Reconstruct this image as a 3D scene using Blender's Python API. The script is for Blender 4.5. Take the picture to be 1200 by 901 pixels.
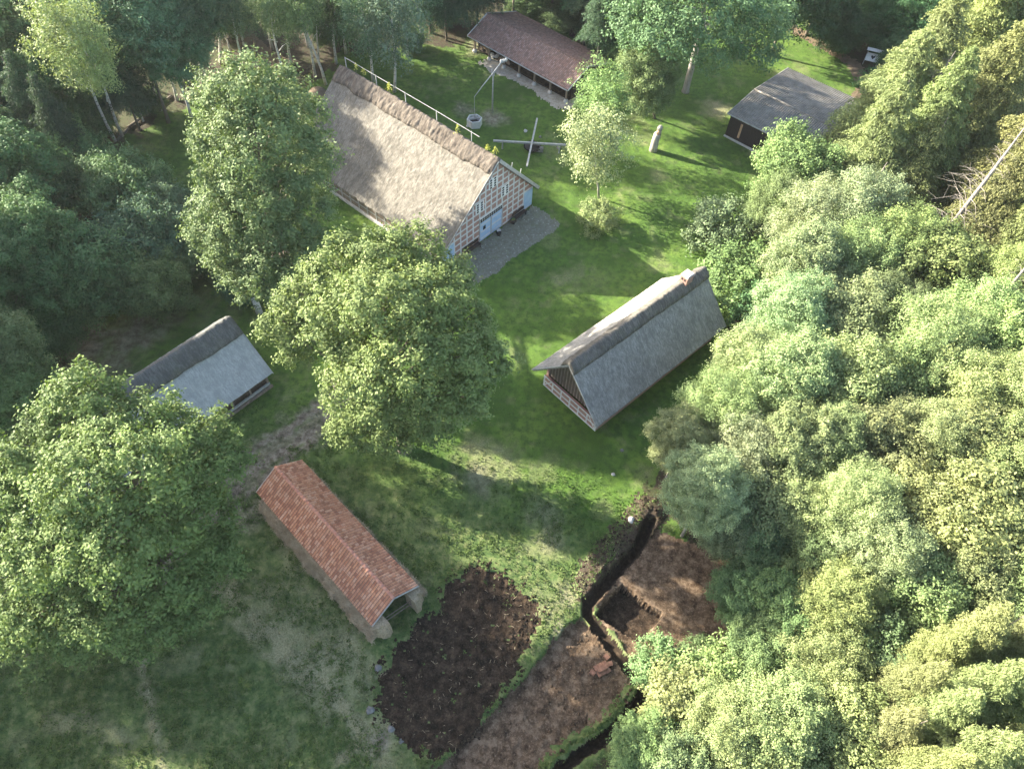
import bpy, math, random
import numpy as np
from math import radians as RD

for o in list(bpy.data.objects): bpy.data.objects.remove(o)
SC = bpy.context.scene
COL = SC.collection

# ------------------------------------------------------------------ camera
CAM_H, FPX = 55.0, 862.5
PITCH, ROLL = RD(53.47), RD(3.74)
_cp, _sp = math.cos(PITCH), math.sin(PITCH)
FWD = np.array([0, _cp, -_sp]); _r0 = np.array([1., 0, 0]); _u0 = np.cross(_r0, FWD)
RGT = math.cos(ROLL)*_r0 + math.sin(ROLL)*_u0
UPV = -math.sin(ROLL)*_r0 + math.cos(ROLL)*_u0
cd = bpy.data.cameras.new('camera'); cam = bpy.data.objects.new('camera', cd); COL.objects.link(cam)
from mathutils import Matrix, Vector
m = Matrix(((RGT[0], UPV[0], -FWD[0], 0), (RGT[1], UPV[1], -FWD[1], 0), (RGT[2], UPV[2], -FWD[2], CAM_H), (0, 0, 0, 1)))
cam.matrix_world = m
cd.sensor_width = 36; cd.lens = FPX/1200*36; cd.clip_start = 0.5; cd.clip_end = 3000
SC.camera = cam
SC.render.resolution_x, SC.render.resolution_y = 1024, 768

def un(x, y, z=0.):
    """world point seen at a place of the survey photo (1200 wide), at height z"""
    d = FWD*FPX + RGT*(x-600) + UPV*(450.5-y)
    return np.array([0, 0, CAM_H]) + d*(z-CAM_H)/d[2]

# ------------------------------------------------------------------ light
SUN_AZ, SUN_EL = 159.0, 23.0
w = bpy.data.worlds.new('World'); SC.world = w; w.use_nodes = True
nt = w.node_tree; bg = nt.nodes['Background']; sky = nt.nodes.new('ShaderNodeTexSky')
sky.sky_type = 'NISHITA'; sky.sun_disc = False; sky.sun_elevation = RD(SUN_EL); sky.sun_rotation = RD(90-SUN_AZ)
sky.air_density = 1.0; sky.dust_density = 2.5; sky.ozone_density = 0.6
nt.links.new(sky.outputs[0], bg.inputs[0]); bg.inputs[1].default_value = 0.112
sd = bpy.data.lights.new('sun', 'SUN'); sd.energy = 5.0; sd.angle = RD(0.6); sd.color = (1.0, 0.925, 0.78)
sun = bpy.data.objects.new('sun', sd); COL.objects.link(sun)
sv = Vector((math.cos(RD(SUN_AZ))*math.cos(RD(SUN_EL)), math.sin(RD(SUN_AZ))*math.cos(RD(SUN_EL)), math.sin(RD(SUN_EL))))
sun.rotation_euler = sv.to_track_quat('Z', 'Y').to_euler()
SC.view_settings.view_transform = 'Standard'; SC.view_settings.look = 'None'
SC.view_settings.exposure = 2.38; SC.view_settings.gamma = 1.0
SC.render.engine = 'CYCLES'
SC.cycles.max_bounces = 6; SC.cycles.diffuse_bounces = 3; SC.cycles.transmission_bounces = 3

# ------------------------------------------------------------------ numpy noise
class Noise:
    def __init__(s, seed): s.t = np.random.RandomState(seed).rand(256, 256)
    def at(s, x, y):
        xi = np.floor(x).astype(int); yi = np.floor(y).astype(int); fx = x-xi; fy = y-yi
        fx = fx*fx*(3-2*fx); fy = fy*fy*(3-2*fy); t = s.t
        a = t[xi & 255, yi & 255]; b = t[(xi+1) & 255, yi & 255]; c = t[xi & 255, (yi+1) & 255]; d = t[(xi+1) & 255, (yi+1) & 255]
        return (a*(1-fx)+b*fx)*(1-fy)+(c*(1-fx)+d*fx)*fy
    def fbm(s, x, y, o=4):
        v = 0; a = .5; n = 0
        for i in range(o): v = v+a*s.at(x*2**i+i*17.3, y*2**i+i*9.1); n += a; a *= .5
        return v/n
N1, N2, N3 = Noise(1), Noise(2), Noise(3)

# ------------------------------------------------------------------ materials
def newmat(name):
    mt = bpy.data.materials.new(name); mt.use_nodes = True; t = mt.node_tree
    return mt, t, t.nodes['Principled BSDF']
def nd(t, kind, **kw):
    n = t.nodes.new(kind)
    for k, v in kw.items():
        if k.startswith('i_'): n.inputs[int(k[2:])].default_value = v
        else: setattr(n, k, v)
    return n
def ramp(t, fac, stops):
    r = t.nodes.new('ShaderNodeValToRGB'); e = r.color_ramp.elements
    while len(e) < len(stops): e.new(0.5)
    for q, (p, c) in zip(e, stops): q.position = p; q.color = (*c, 1) if len(c) == 3 else c
    t.links.new(fac, r.inputs[0]); return r.outputs[0]
def mix(t, a, b, f, mode='MIX'):
    n = t.nodes.new('ShaderNodeMix'); n.data_type = 'RGBA'; n.blend_type = mode
    for v, s in ((f, 0), (a, 6), (b, 7)):
        if hasattr(v, 'is_linked') or hasattr(v, 'links'): t.links.new(v, n.inputs[s])
        elif isinstance(v, (int, float)): n.inputs[s].default_value = v
        else: n.inputs[s].default_value = (*v, 1)
    return n.outputs[2]
def noise(t, vec, scale, detail=4, rough=.6, stretch=None):
    n = nd(t, 'ShaderNodeTexNoise'); n.inputs['Scale'].default_value = scale
    n.inputs['Detail'].default_value = detail; n.inputs['Roughness'].default_value = rough
    if stretch is not None:
        mp = nd(t, 'ShaderNodeMapping'); mp.inputs['Scale'].default_value = stretch
        t.links.new(vec, mp.inputs[0]); vec = mp.outputs[0]
    t.links.new(vec, n.inputs['Vector']); return n.outputs[0]
def bump(t, h, dist, p, strength=1.):
    b = nd(t, 'ShaderNodeBump'); b.inputs['Strength'].default_value = strength; b.inputs['Distance'].default_value = dist
    t.links.new(h, b.inputs['Height']); t.links.new(b.outputs[0], p.inputs['Normal'])
def coord(t, which='Object'):
    return nd(t, 'ShaderNodeTexCoord').outputs[which]

def mat_plain(name, c1, c2, scale=3., rough=.8, stretch=(1, 1, 1), bmp=.02):
    mt, t, p = newmat(name); co = coord(t)
    f = noise(t, co, scale, 5, .65, stretch)
    c = ramp(t, f, [(.3, c1), (.7, c2)]); t.links.new(c, p.inputs['Base Color']); p.inputs['Roughness'].default_value = rough
    if bmp: bump(t, f, bmp, p)
    return mt
def mat_thatch(name, lo, hi, dark, moss=None):
    mt, t, p = newmat(name); uv = coord(t, 'UV')
    a = noise(t, uv, 1., 5, .75, (7, 1.6, 1)); b = noise(t, uv, .35, 4, .6); c_ = noise(t, uv, 1., 5, .85, (16, 7, 1))
    c = ramp(t, a, [(.38, lo), (.60, hi)])
    c = mix(t, c, dark, ramp(t, c_, [(.50, (0, 0, 0)), (.64, (.8, .8, .8))]))
    c = mix(t, c, hi, ramp(t, b, [(.45, (0, 0, 0)), (.75, (.55, .55, .55))]))
    c = mix(t, c, lo, ramp(t, noise(t, uv, .8, 6, .8, (1.6, .8, 1)), [(.47, (0, 0, 0)), (.60, (.9, .9, .9))]))
    if moss: c = mix(t, c, moss, ramp(t, noise(t, uv, .7, 5, .7), [(.52, (0, 0, 0)), (.7, (.6, .6, .6))]))
    t.links.new(c, p.inputs['Base Color']); p.inputs['Roughness'].default_value = .95
    p.inputs['Specular IOR Level'].default_value = .15
    bump(t, c_, .06, p, .9)
    return mt
def mat_tile(name, cols, tw, th, moss, mossamt, dark):
    """clay pantiles: UV are metres, one colour per tile"""
    mt, t, p = newmat(name); uv = coord(t, 'UV')
    sx = nd(t, 'ShaderNodeSeparateXYZ'); t.links.new(uv, sx.inputs[0])
    def fl(o, s):
        a = nd(t, 'ShaderNodeMath', operation='DIVIDE'); a.inputs[1].default_value = s; t.links.new(o, a.inputs[0])
        b = nd(t, 'ShaderNodeMath', operation='FLOOR'); t.links.new(a.outputs[0], b.inputs[0]); return b.outputs[0]
    cx = nd(t, 'ShaderNodeCombineXYZ'); t.links.new(fl(sx.outputs[0], tw), cx.inputs[0]); t.links.new(fl(sx.outputs[1], th), cx.inputs[1])
    wn = nd(t, 'ShaderNodeTexWhiteNoise'); wn.noise_dimensions = '2D'; t.links.new(cx.outputs[0], wn.inputs[0])
    n = len(cols); c = ramp(t, wn.outputs[0], [(i/n, c_) for i, c_ in enumerate(cols)])
    big = noise(t, uv, .5, 4, .7); fine = noise(t, uv, 9, 5, .75)
    c = mix(t, c, moss, ramp(t, big, [(.5-mossamt*.3, (0, 0, 0)), (.8, (mossamt, mossamt, mossamt))]))
    c = mix(t, c, dark, ramp(t, fine, [(.5, (0, 0, 0)), (.68, (.7, .7, .7))]))
    # channel shade between the tile rolls painted into the colour, with some lichen and dirt
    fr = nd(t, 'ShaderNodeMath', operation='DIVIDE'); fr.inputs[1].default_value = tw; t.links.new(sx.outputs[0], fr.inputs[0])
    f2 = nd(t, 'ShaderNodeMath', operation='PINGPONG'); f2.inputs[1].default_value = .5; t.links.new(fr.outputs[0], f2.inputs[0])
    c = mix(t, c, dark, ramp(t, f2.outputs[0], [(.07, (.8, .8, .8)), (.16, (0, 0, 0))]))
    t.links.new(c, p.inputs['Base Color']); p.inputs['Roughness'].default_value = .8
    bump(t, fine, .02, p); return mt
def mat_brick(name):
    mt, t, p = newmat(name); uv = coord(t, 'UV')
    b = nd(t, 'ShaderNodeTexBrick'); t.links.new(uv, b.inputs[0]); b.inputs['Scale'].default_value = 1
    b.inputs['Brick Width'].default_value = .25; b.inputs['Row Height'].default_value = .08; b.inputs['Mortar Size'].default_value = .008
    b.inputs['Color1'].default_value = (.30, .135, .10, 1); b.inputs['Color2'].default_value = (.36, .19, .15, 1); b.inputs['Mortar'].default_value = (.42, .37, .32, 1)
    c = mix(t, b.outputs[0], (.45, .33, .26), ramp(t, noise(t, uv, 1.3, 4), [(.45, (0, 0, 0)), (.8, (.6, .6, .6))]))
    t.links.new(c, p.inputs['Base Color']); p.inputs['Roughness'].default_value = .9
    bump(t, b.outputs[1], -.01, p); return mt
def mat_leaf(name, trans=.17, rough=.6):
    """leaf colour = the colour of the object, varied leaf by leaf"""
    mt, t, p = newmat(name)
    oi = nd(t, 'ShaderNodeObjectInfo'); at = nd(t, 'ShaderNodeAttribute'); at.attribute_name = 'tone'
    c = mix(t, oi.outputs['Color'], (.45, .52, .44), ramp(t, at.outputs['Fac'], [(0, (1, 1, 1)), (.5, (0, 0, 0))]), 'MULTIPLY')
    c = mix(t, c, (1.28, 1.24, 1.1), ramp(t, at.outputs['Fac'], [(.5, (0, 0, 0)), (1, (1, 1, 1))]), 'MULTIPLY')
    t.links.new(c, p.inputs['Base Color']); p.inputs['Roughness'].default_value = rough
    p.inputs['Specular IOR Level'].default_value = .15
    tr = nd(t, 'ShaderNodeBsdfTranslucent'); c2 = mix(t, c, (1.25, 1.3, .6), 1., 'MULTIPLY'); t.links.new(c2, tr.inputs[0])
    ms = nd(t, 'ShaderNodeMixShader'); ms.inputs[0].default_value = trans
    t.links.new(p.outputs[0], ms.inputs[1]); t.links.new(tr.outputs[0], ms.inputs[2])
    t.links.new(ms.outputs[0], t.nodes['Material Output'].inputs[0]); return mt
def mat_birch():
    mt, t, p = newmat('birch_bark'); co = coord(t)
    f = noise(t, co, 1, 4, .7, (1.5, 1.5, 7))
    c = ramp(t, f, [(.36, (.07, .06, .05)), (.46, (.62, .60, .56)), (.8, (.78, .76, .72))])
    t.links.new(c, p.inputs['Base Color']); p.inputs['Roughness'].default_value = .7; return mt

M = {}
M['leaf'] = mat_leaf('leaf_foliage'); M['needle'] = mat_leaf('needle_foliage', .2, .6)
M['bark'] = mat_plain('tree_bark', (.10, .08, .06), (.22, .19, .15), 3, .95, (1, 1, .25), .05)
M['bark_pale'] = mat_plain('pale_bark', (.26, .23, .19), (.44, .41, .36), 3, .95, (1, 1, .3), .03)
M['birch'] = mat_birch()
M['deadwood'] = mat_plain('bleached_wood', (.17, .15, .13), (.31, .28, .245), 3, .9, (1, 1, .3), .02)
M['thatch_farm'] = mat_thatch('old_thatch', (.13, .118, .098), (.27, .25, .212), (.07, .062, .05), None)
M['thatch_barn'] = mat_thatch('grey_thatch', (.20, .19, .172), (.39, .372, .335), (.095, .086, .075))
M['thatch_shed'] = mat_thatch('pale_thatch', (.33, .34, .335), (.50, .51, .495), (.22, .225, .215))
M['cap_farm'] = mat_thatch('heather_ridge', (.085, .070, .057), (.195, .168, .138), (.04, .033, .027))
M['cap_grey'] = mat_thatch('weathered_ridge', (.09, .082, .07), (.20, .185, .16), (.04, .036, .032), (.08, .08, .05))
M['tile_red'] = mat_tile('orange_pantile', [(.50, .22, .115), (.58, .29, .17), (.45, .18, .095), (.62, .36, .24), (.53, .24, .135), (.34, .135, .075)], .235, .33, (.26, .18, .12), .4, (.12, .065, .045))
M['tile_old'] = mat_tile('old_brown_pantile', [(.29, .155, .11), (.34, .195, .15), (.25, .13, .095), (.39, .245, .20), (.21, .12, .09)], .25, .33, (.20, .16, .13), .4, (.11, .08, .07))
M['eternit'] = mat_plain('fibre_cement', (.16, .145, .125), (.33, .305, .27), 1.2, .85, (1, 1, 1), .01)
M['brick'] = mat_brick('red_brick')
M['timber_pale'] = mat_plain('pale_painted_timber', (.50, .51, .50), (.66, .66, .64), 3, .8, (1, 1, 1), .01)
M['timber_brown'] = mat_plain('weathered_timber', (.16, .12, .09), (.30, .24, .19), 4, .9, (1, 1, .3), .02)
M['timber_dark'] = mat_plain('dark_boards', (.022, .015, .012), (.05, .035, .028), 4, .85, (4, 4, .3), .02)
M['timber_grey'] = mat_plain('grey_beam', (.27, .27, .26), (.45, .45, .43), 4, .9, (1, 1, 1), .02)
M['blue'] = mat_plain('pale_blue_paint', (.27, .41, .58), (.37, .51, .66), 2, .6, (1, 1, 1), .005)
M['white'] = mat_plain('white_paint', (.62, .63, .62), (.78, .78, .76), 3, .6, (1, 1, 1), 0)
M['glass'] = mat_plain('dark_glass', (.012, .015, .018), (.03, .035, .04), 3, .12, (1, 1, 1), 0)
M['black'] = mat_plain('blackened', (.012, .011, .010), (.03, .026, .022), 3, .8, (1, 1, 1), 0)
M['stone'] = mat_plain('field_stone', (.12, .115, .11), (.25, .24, .22), 5, .9, (1, 1, 1), .03)
M['stone_pale'] = mat_plain('pale_stone', (.40, .39, .37), (.60, .58, .55), 5, .9, (1, 1, 1), .02)
M['straw'] = mat_plain('brushwood_bundles', (.20, .155, .095), (.44, .355, .235), 9, .95, (1, 1, .6), .08)
M['clay'] = mat_plain('tan_clay', (.16, .115, .075), (.25, .19, .13), 3, .95, (1, 1, 1), .02)
M['board_ply'] = mat_plain('inner_boards', (.07, .05, .035), (.16, .12, .09), 6, .9, (6, 6, .3), .01)
M['peatblock'] = mat_plain('peat_block', (.16, .08, .05), (.33, .17, .11), 6, .95, (1, 1, 1), .03)
M['oak_wood'] = mat_plain('fresh_wood', (.42, .24, .13), (.58, .38, .24), 4, .8, (1, 1, .3), .01)

# ------------------------------------------------------------------ mesh helpers
def mesh_np(name, V, F, mats, uv=None, matidx=None, smooth=False, attr=None):
    """V (n,3), F (m,k) all the same size, uv (n,2) per vertex"""
    V = np.asarray(V, dtype=np.float32); F = np.asarray(F, dtype=np.int32); me = bpy.data.meshes.new(name)
    k = F.shape[1]; me.vertices.add(len(V)); me.vertices.foreach_set('co', V.ravel())
    me.loops.add(F.size); me.loops.foreach_set('vertex_index', F.ravel())
    me.polygons.add(len(F)); me.polygons.foreach_set('loop_start', np.arange(len(F), dtype=np.int32)*k)
    try: me.polygons.foreach_set('loop_total', np.full(len(F), k, dtype=np.int32))
    except Exception: pass
    if matidx is not None: me.polygons.foreach_set('material_index', np.asarray(matidx, dtype=np.int32))
    if smooth: me.polygons.foreach_set('use_smooth', np.ones(len(F), dtype=bool))
    if uv is not None:
        l = me.uv_layers.new(name='UVMap'); l.data.foreach_set('uv', np.asarray(uv, dtype=np.float32)[F.ravel()].ravel())
    if attr:
        for an, av in attr.items():
            if np.ndim(av) == 1: a = me.attributes.new(an, 'FLOAT', 'POINT'); a.data.foreach_set('value', np.asarray(av, dtype=np.float32))
            else: a = me.attributes.new(an, 'FLOAT_COLOR', 'POINT'); a.data.foreach_set('color', np.asarray(av, dtype=np.float32).ravel())
    for q in (mats if isinstance(mats, (list, tuple)) else [mats]): me.materials.append(q)
    me.update(calc_edges=True); me.validate(); return me

class MB:
    """collects boxes, beams, tubes, prisms; build() links them as one object"""
    def __init__(s): s.v = []; s.f = []; s.uv = []; s.pc = []
    def add(s, vs, fs, uvs=None):
        b = len(s.v); s.pc.append((b, len(s.f))); s.v += [tuple(map(float, q)) for q in vs]; s.f += [tuple(b+i for i in f) for f in fs]
        s.uv += [tuple(q) for q in uvs] if uvs is not None else [(v[0]+v[1], v[2]) for v in vs]
        return s
    def box(s, x0, x1, y0, y1, z0, z1):
        vs = [(x, y, z) for x in (x0, x1) for y in (y0, y1) for z in (z0, z1)]
        return s.add(vs, [(0, 1, 3, 2), (4, 6, 7, 5), (0, 4, 5, 1), (2, 3, 7, 6), (0, 2, 6, 4), (1, 5, 7, 3)])
    def beam(s, a, b, wd, ht, up=(0, 0, 1)):
        a = np.array(a, float); b = np.array(b, float); d = b-a; d /= np.linalg.norm(d)
        up = np.array(up, float)
        if abs(d@up) > .98: up = np.array([1., 0, 0])
        sd_ = np.cross(d, up); sd_ /= np.linalg.norm(sd_); u2 = np.cross(sd_, d)
        vs = [p+sd_*i*wd/2+u2*j*ht/2 for p in (a, b) for i in (-1, 1) for j in (-1, 1)]
        return s.add(vs, [(0, 1, 3, 2), (4, 6, 7, 5), (0, 4, 5, 1), (2, 3, 7, 6), (0, 2, 6, 4), (1, 5, 7, 3)])
    def tube(s, pts, rad, n=7, cap=True):
        pts = [np.array(p, float) for p in pts]; rings = []
        for i, p in enumerate(pts):
            d = pts[min(i+1, len(pts)-1)]-pts[max(i-1, 0)]; d /= (np.linalg.norm(d)+1e-9)
            a = np.cross(d, (0, 1, 0) if abs(d[1]) < .9 else (1, 0, 0)); a /= np.linalg.norm(a); b = np.cross(d, a)
            r = rad[i] if hasattr(rad, '__len__') else rad
            rings.append([p+(a*math.cos(q)+b*math.sin(q))*r for q in np.arange(n)*2*math.pi/n])
        vs = [v for r in rings for v in r]; fs = []
        for i in range(len(pts)-1):
            for j in range(n): k = (j+1) % n; fs.append((i*n+j, i*n+k, (i+1)*n+k, (i+1)*n+j))
        if cap: fs.append(tuple(range(n))[::-1]); fs.append(tuple((len(pts)-1)*n+j for j in range(n)))
        return s.add(vs, fs)
    def prism(s, poly, axis, lo, hi):
        """poly of 2D points extruded along axis (x: poly is (y,z); z: poly is (x,y))"""
        n = len(poly)
        mk = (lambda p, h: (h, p[0], p[1])) if axis == 'x' else ((lambda p, h: (p[0], h, p[1])) if axis == 'y' else (lambda p, h: (p[0], p[1], h)))
        vs = [mk(p, lo) for p in poly]+[mk(p, hi) for p in poly]
        fs = [tuple(range(n))[::-1], tuple(range(n, 2*n))]+[(i, (i+1) % n, n+(i+1) % n, n+i) for i in range(n)]
        return s.add(vs, fs)
    def mesh(s, name, mt, smooth=False):
        me = bpy.data.meshes.new(name); me.from_pydata(s.v, [], s.f)
        l = me.uv_layers.new(name='UVMap'); vi = np.empty(len(me.loops), dtype=np.int32); me.loops.foreach_get('vertex_index', vi)
        l.data.foreach_set('uv', np.array(s.uv, dtype=np.float32)[vi].ravel())
        me.materials.append(mt)
        if smooth: me.polygons.foreach_set('use_smooth', np.ones(len(me.polygons), dtype=bool))
        me.update(); return me
    def build(s, name, mt, parent=None, smooth=False):
        return link(name, s.mesh(name, mt, smooth), parent)
def each(mb, name, mt, parent, smooth=False):
    """one object per piece"""
    pc = mb.pc+[(len(mb.v), len(mb.f))]; out = []
    for (v0, f0), (v1, f1) in zip(pc[:-1], pc[1:]):
        q = MB(); q.add(mb.v[v0:v1], [tuple(i-v0 for i in f) for f in mb.f[f0:f1]], mb.uv[v0:v1]); out.append(q.build(name, mt, parent, smooth))
    return out
def link(name, me, parent=None):
    o = bpy.data.objects.new(name, me); COL.objects.link(o)
    if parent: o.parent = parent
    return o
def tag(o, label=None, cat=None, group=None, kind=None):
    if label: o['label'] = label
    if cat: o['category'] = cat
    if group: o['group'] = group
    if kind: o['kind'] = kind
    return o
def thing(name, label, cat, loc, rz=0., group=None):
    o = bpy.data.objects.new(name, None); COL.objects.link(o); o.empty_display_size = .3
    o.location = [float(q) for q in loc]; o.rotation_euler = (0, 0, rz)
    return tag(o, label, cat, group)
# ================================================================== GROUND
def W2(pts, ox=0., oy=0., s=1.):
    return np.array([un(ox+x/s, oy+y/s)[:2] for x, y in pts])
def inpoly(P, X, Y):
    r = np.zeros(X.shape, bool); n = len(P); j = n-1
    for i in range(n):
        xi, yi = P[i]; xj, yj = P[j]
        c = ((yi > Y) != (yj > Y)) & (X < (xj-xi)*(Y-yi)/((yj-yi) or 1e-9)+xi); r ^= c; j = i
    return r
def dline(P, X, Y):
    d = np.full(X.shape, 1e9)
    for a, b in zip(P[:-1], P[1:]):
        ab = b-a; t = np.clip(((X-a[0])*ab[0]+(Y-a[1])*ab[1])/(ab@ab), 0, 1)
        d = np.minimum(d, np.hypot(X-a[0]-t*ab[0], Y-a[1]-t*ab[1]))
    return d
def blob(px, py, r, X, Y, sharp=1.):
    c = un(px, py)[:2]; return np.clip((1.25-np.hypot(X-c[0], Y-c[1])/r+(N2.fbm(X*1.1, Y*1.1)-.5)*1.4)*sharp, 0, 1)

TRENCH = W2([(905,125),(872,205),(722,365),(722,398),(862,575),(887,605),(884,640),(790,748),(640,852),(600,890)], 400, 560, 2.5)
CUT = W2([(700,405),(745,450),(800,510),(850,570),(865,610),(830,660),(740,735),(650,790),(600,852),(560,920),(180,920),(300,830),(430,700),(480,640),(540,580),(600,500),(640,450)], 400, 560, 2.5)
FIELD = W2([(380,262),(430,265),(480,290),(530,330),(575,375),(578,425),(530,520),(510,560),(480,610),(470,640),(425,705),(388,755),(325,802),(250,818),(195,790),(150,760),(130,700),(105,640),(110,585),(150,520),(190,470),(215,420),(290,390),(290,330),(320,310),(345,280)], 400, 560, 2.5)
PLAT = W2([(925,150),(1000,180),(1160,230),(1170,620),(1040,640),(960,600),(890,560),(850,530),(800,450),(742,400),(760,345),(800,300),(880,215)], 400, 560, 2.5)
PIT = W2([(822,310),(945,400),(872,480),(742,396)], 400, 560, 2.5)
SPOIL = W2([(900,95),(850,165),(800,215),(760,270),(735,315)], 400, 560, 2.5)
BANKR = W2([(850,615),(790,690),(740,735),(650,785),(600,840)], 400, 560, 2.5)
YARD = W2([(735,385),(790,415),(850,455),(950,535),(885,590),(830,625),(700,715),(600,775),(450,905),(250,1010),(165,940),(90,850),(300,700)], 510, 180, 6.44)
APRON = W2([(105,262),(150,290),(210,318),(265,338),(330,372),(372,412),(440,455),(500,462),(540,430),(560,380),(500,330),(220,230)], 530, 0, 3.603)
TRACK = W2([(412,452),(385,478),(350,508),(310,530),(275,560),(240,600),(190,640),(120,665),(40,680),(-60,700)])
TRK2 = W2([(400,490),(368,515),(335,540),(300,570),(265,612)])
OPATH = W2([(880,-10),(915,22),(935,38),(965,55),(1000,75),(1012,100),(1005,125)])
WOODT = W2([(262,-5),(275,30),(300,55),(330,75)])

def ss(a, b, x): t = np.clip((x-a)/(b-a), 0, 1); return t*t*(3-2*t)
def surface(X, Y, cls=None):
    """height of the land"""
    J = (N1.fbm(X*1.7, Y*1.7)-.5)*.9; K = (N3.fbm(X*1.7+40, Y*1.7)-.5)*.9
    Xj, Yj = X+J*.6, Y+K*.6
    Z = (N1.fbm(X*.06, Y*.06, 3)-.5)*.5*ss(0, 1, 1)+(N2.fbm(X*.7, Y*.7, 3)-.5)*.10
    cut = inpoly(CUT, Xj, Yj); fld = inpoly(FIELD, X+J*1.5+(N3.at(X*5, Y*5)-.5)*.5, Y+K*1.5); plat = inpoly(PLAT, Xj, Yj); pit = inpoly(PIT, X+J*.2, Y+K*.2)
    dt = dline(TRENCH, X, Y)+(N2.fbm(X*2.3, Y*2.3)-.5)*.38
    Z = np.where(fld, Z-.10+(N3.fbm(X*2.6, Y*2.6, 4)-.5)*.34, Z)
    Z = np.where(plat, Z-.12+(N3.fbm(X*1.5, Y*1.5, 4)-.5)*.14, Z)
    Z = np.where(cut, -.62+(N3.fbm(X*2.2, Y*2.2, 4)-.5)*.30, Z)
    Z = np.where(pit, -1.15+(N3.fbm(X*2.2, Y*2.2, 4)-.5)*.12, Z)
    ds = dline(SPOIL, X, Y); Z = Z+np.clip(1-ds/1.5, 0, 1)**.7*(.25+N1.fbm(X*1.9, Y*1.9)*.6)*(dt > .45)
    db = dline(BANKR, X, Y); Z = Z+np.clip(1-db/.5, 0, 1)*.45*(dt > .4)
    dl = dt-.24
    Z = np.where(dl < .25, np.minimum(Z, -1.05+np.clip(dl, 0, 1)*5+.0*Z), Z)
    return Z, dict(cut=cut, fld=fld, plat=plat, pit=pit, dt=dt, ds=ds, db=db)

def masks(X, Y):
    """R dry pale grass plus a painted sunlit streak, G bare soil, B woodland litter, A rough unmown"""
    n = N2.fbm(X*.35, Y*.35, 5); nf = N3.fbm(X*1.4, Y*1.4, 4)
    dry_and_sunlit = ss(.60, .78, n)*.25+ss(.62, .8, N1.fbm(X*.9+9, Y*.9, 4))*.2
    for px, py, r, a in [(655,330,1.0,.5),(700,330,2,.15),(440,345,1.5,.3),(575,545,3.2,.55),(640,640,1.6,.6),(665,700,1.3,.9),(690,690,1,.9),(905,60,2,.2),(840,128,2.2,.9),(880,150,1.6,.5),
                         (640,715,1.8,.5),(845,420,1.2,.6),(310,700,2.0,.6),(340,740,2.4,.8),(385,770,2.8,.9),(420,800,2.0,.7),(555,525,1.6,.6),(470,700,.8,.3),(770,205,1.5,.4),(290,450,1.,.3)]:
        dry_and_sunlit = np.maximum(dry_and_sunlit, blob(px, py, r, X, Y)*a)
    for pl, wd, a in [([(268,690),(300,730),(345,770),(380,810),(420,850),(450,880)], 1.2, 1.0), ([(165,775),(172,810),(180,850),(190,895)], .5, .95), ([(400,885),(440,862),(480,845)], .5, .9),  # first line paints a sunlit streak as pale grass, over partly dry ground
                      ([(330,640),(365,700),(400,745)], .9, .5), ([(60,840),(110,850),(150,870)], .8, .6)]:
        d = dline(W2(pl), X, Y); dry_and_sunlit = np.maximum(dry_and_sunlit, a*np.clip(1.2-d/wd+(nf-.5)*2.2, 0, 1))
    bare = np.zeros_like(X)
    for px, py, r, a in [(580,137,1.8,.8),(545,128,1.6,.7),(500,140,1,.3),(715,655,1.6,.85),(700,665,1.2,.9),(375,480,1.4,.8),(445,870,.8,.8),(105,408,3.6,.75),(150,395,3.2,.7),(75,420,3,.8),(190,380,2.0,.5),
                         (280,600,2.2,.5),(300,595,1.5,.6),(130,425,3,.6),(560,55,2,.6),(600,55,3,.5),(0,690,2.4,.8),(660,745,.9,.5),(865,160,1.2,.7),(885,180,1.2,.8),(915,200,1,.7),(858,430,1,.8),(560,560,1.6,.4),(640,600,1.6,.35)]:
        bare = np.maximum(bare, blob(px, py, r, X, Y)*a)
    d = np.minimum(np.abs(dline(TRACK, X, Y)-.85), 9); bare = np.maximum(bare, np.clip(1.25-d/.65+(nf-.5)*2.2, 0, 1)*1.)
    d = dline(TRACK, X, Y); bare = np.maximum(bare, np.clip(1.3-d/1.7+(nf-.5)*3, 0, 1)*.7)
    d = dline(TRK2, X, Y); bare = np.maximum(bare, np.clip(1.2-d/.55+(nf-.5)*2.4, 0, 1)*.95)
    # woodland
    woods = [W2([(-300,-60),(-300,430),(60,440),(90,330),(150,290),(120,200),(150,165),(205,125),(255,110),(300,95),(370,100),(400,60),(455,55),(545,50),(560,22),(640,10),(690,60),(740,85),(760,60),(800,-60)]),
             W2([(2000,-80),(1000,-80),(985,60),(1030,120),(1010,170),(930,215),(880,260),(870,360),(850,440),(770,540),(760,610),(850,640),(850,760),(790,850),(700,901),(600,1300),(2000,1300)])]
    jx = (N1.fbm(X*.5, Y*.5)-.5)*5; jy = (N3.fbm(X*.5, Y*.5)-.5)*5
    wood = np.zeros_like(X)
    for k in (0., .5, 1.): 
        for P in woods: wood = np.maximum(wood, inpoly(P, X+jx*(.6+k*.5), Y+jy*(.6+k*.5))*(1-.25*k))
    wood = wood*(.80+.3*ss(.35, .6, N1.fbm(X*.4+5, Y*.4, 4)))
    rough = np.clip(ss(32, 22, Y+X*.3+ (n-.5)*8), 0, 1)
    return np.stack([np.clip(dry_and_sunlit, 0, 1), np.clip(bare, 0, 1), np.clip(wood, 0, 1), rough], -1)

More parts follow.
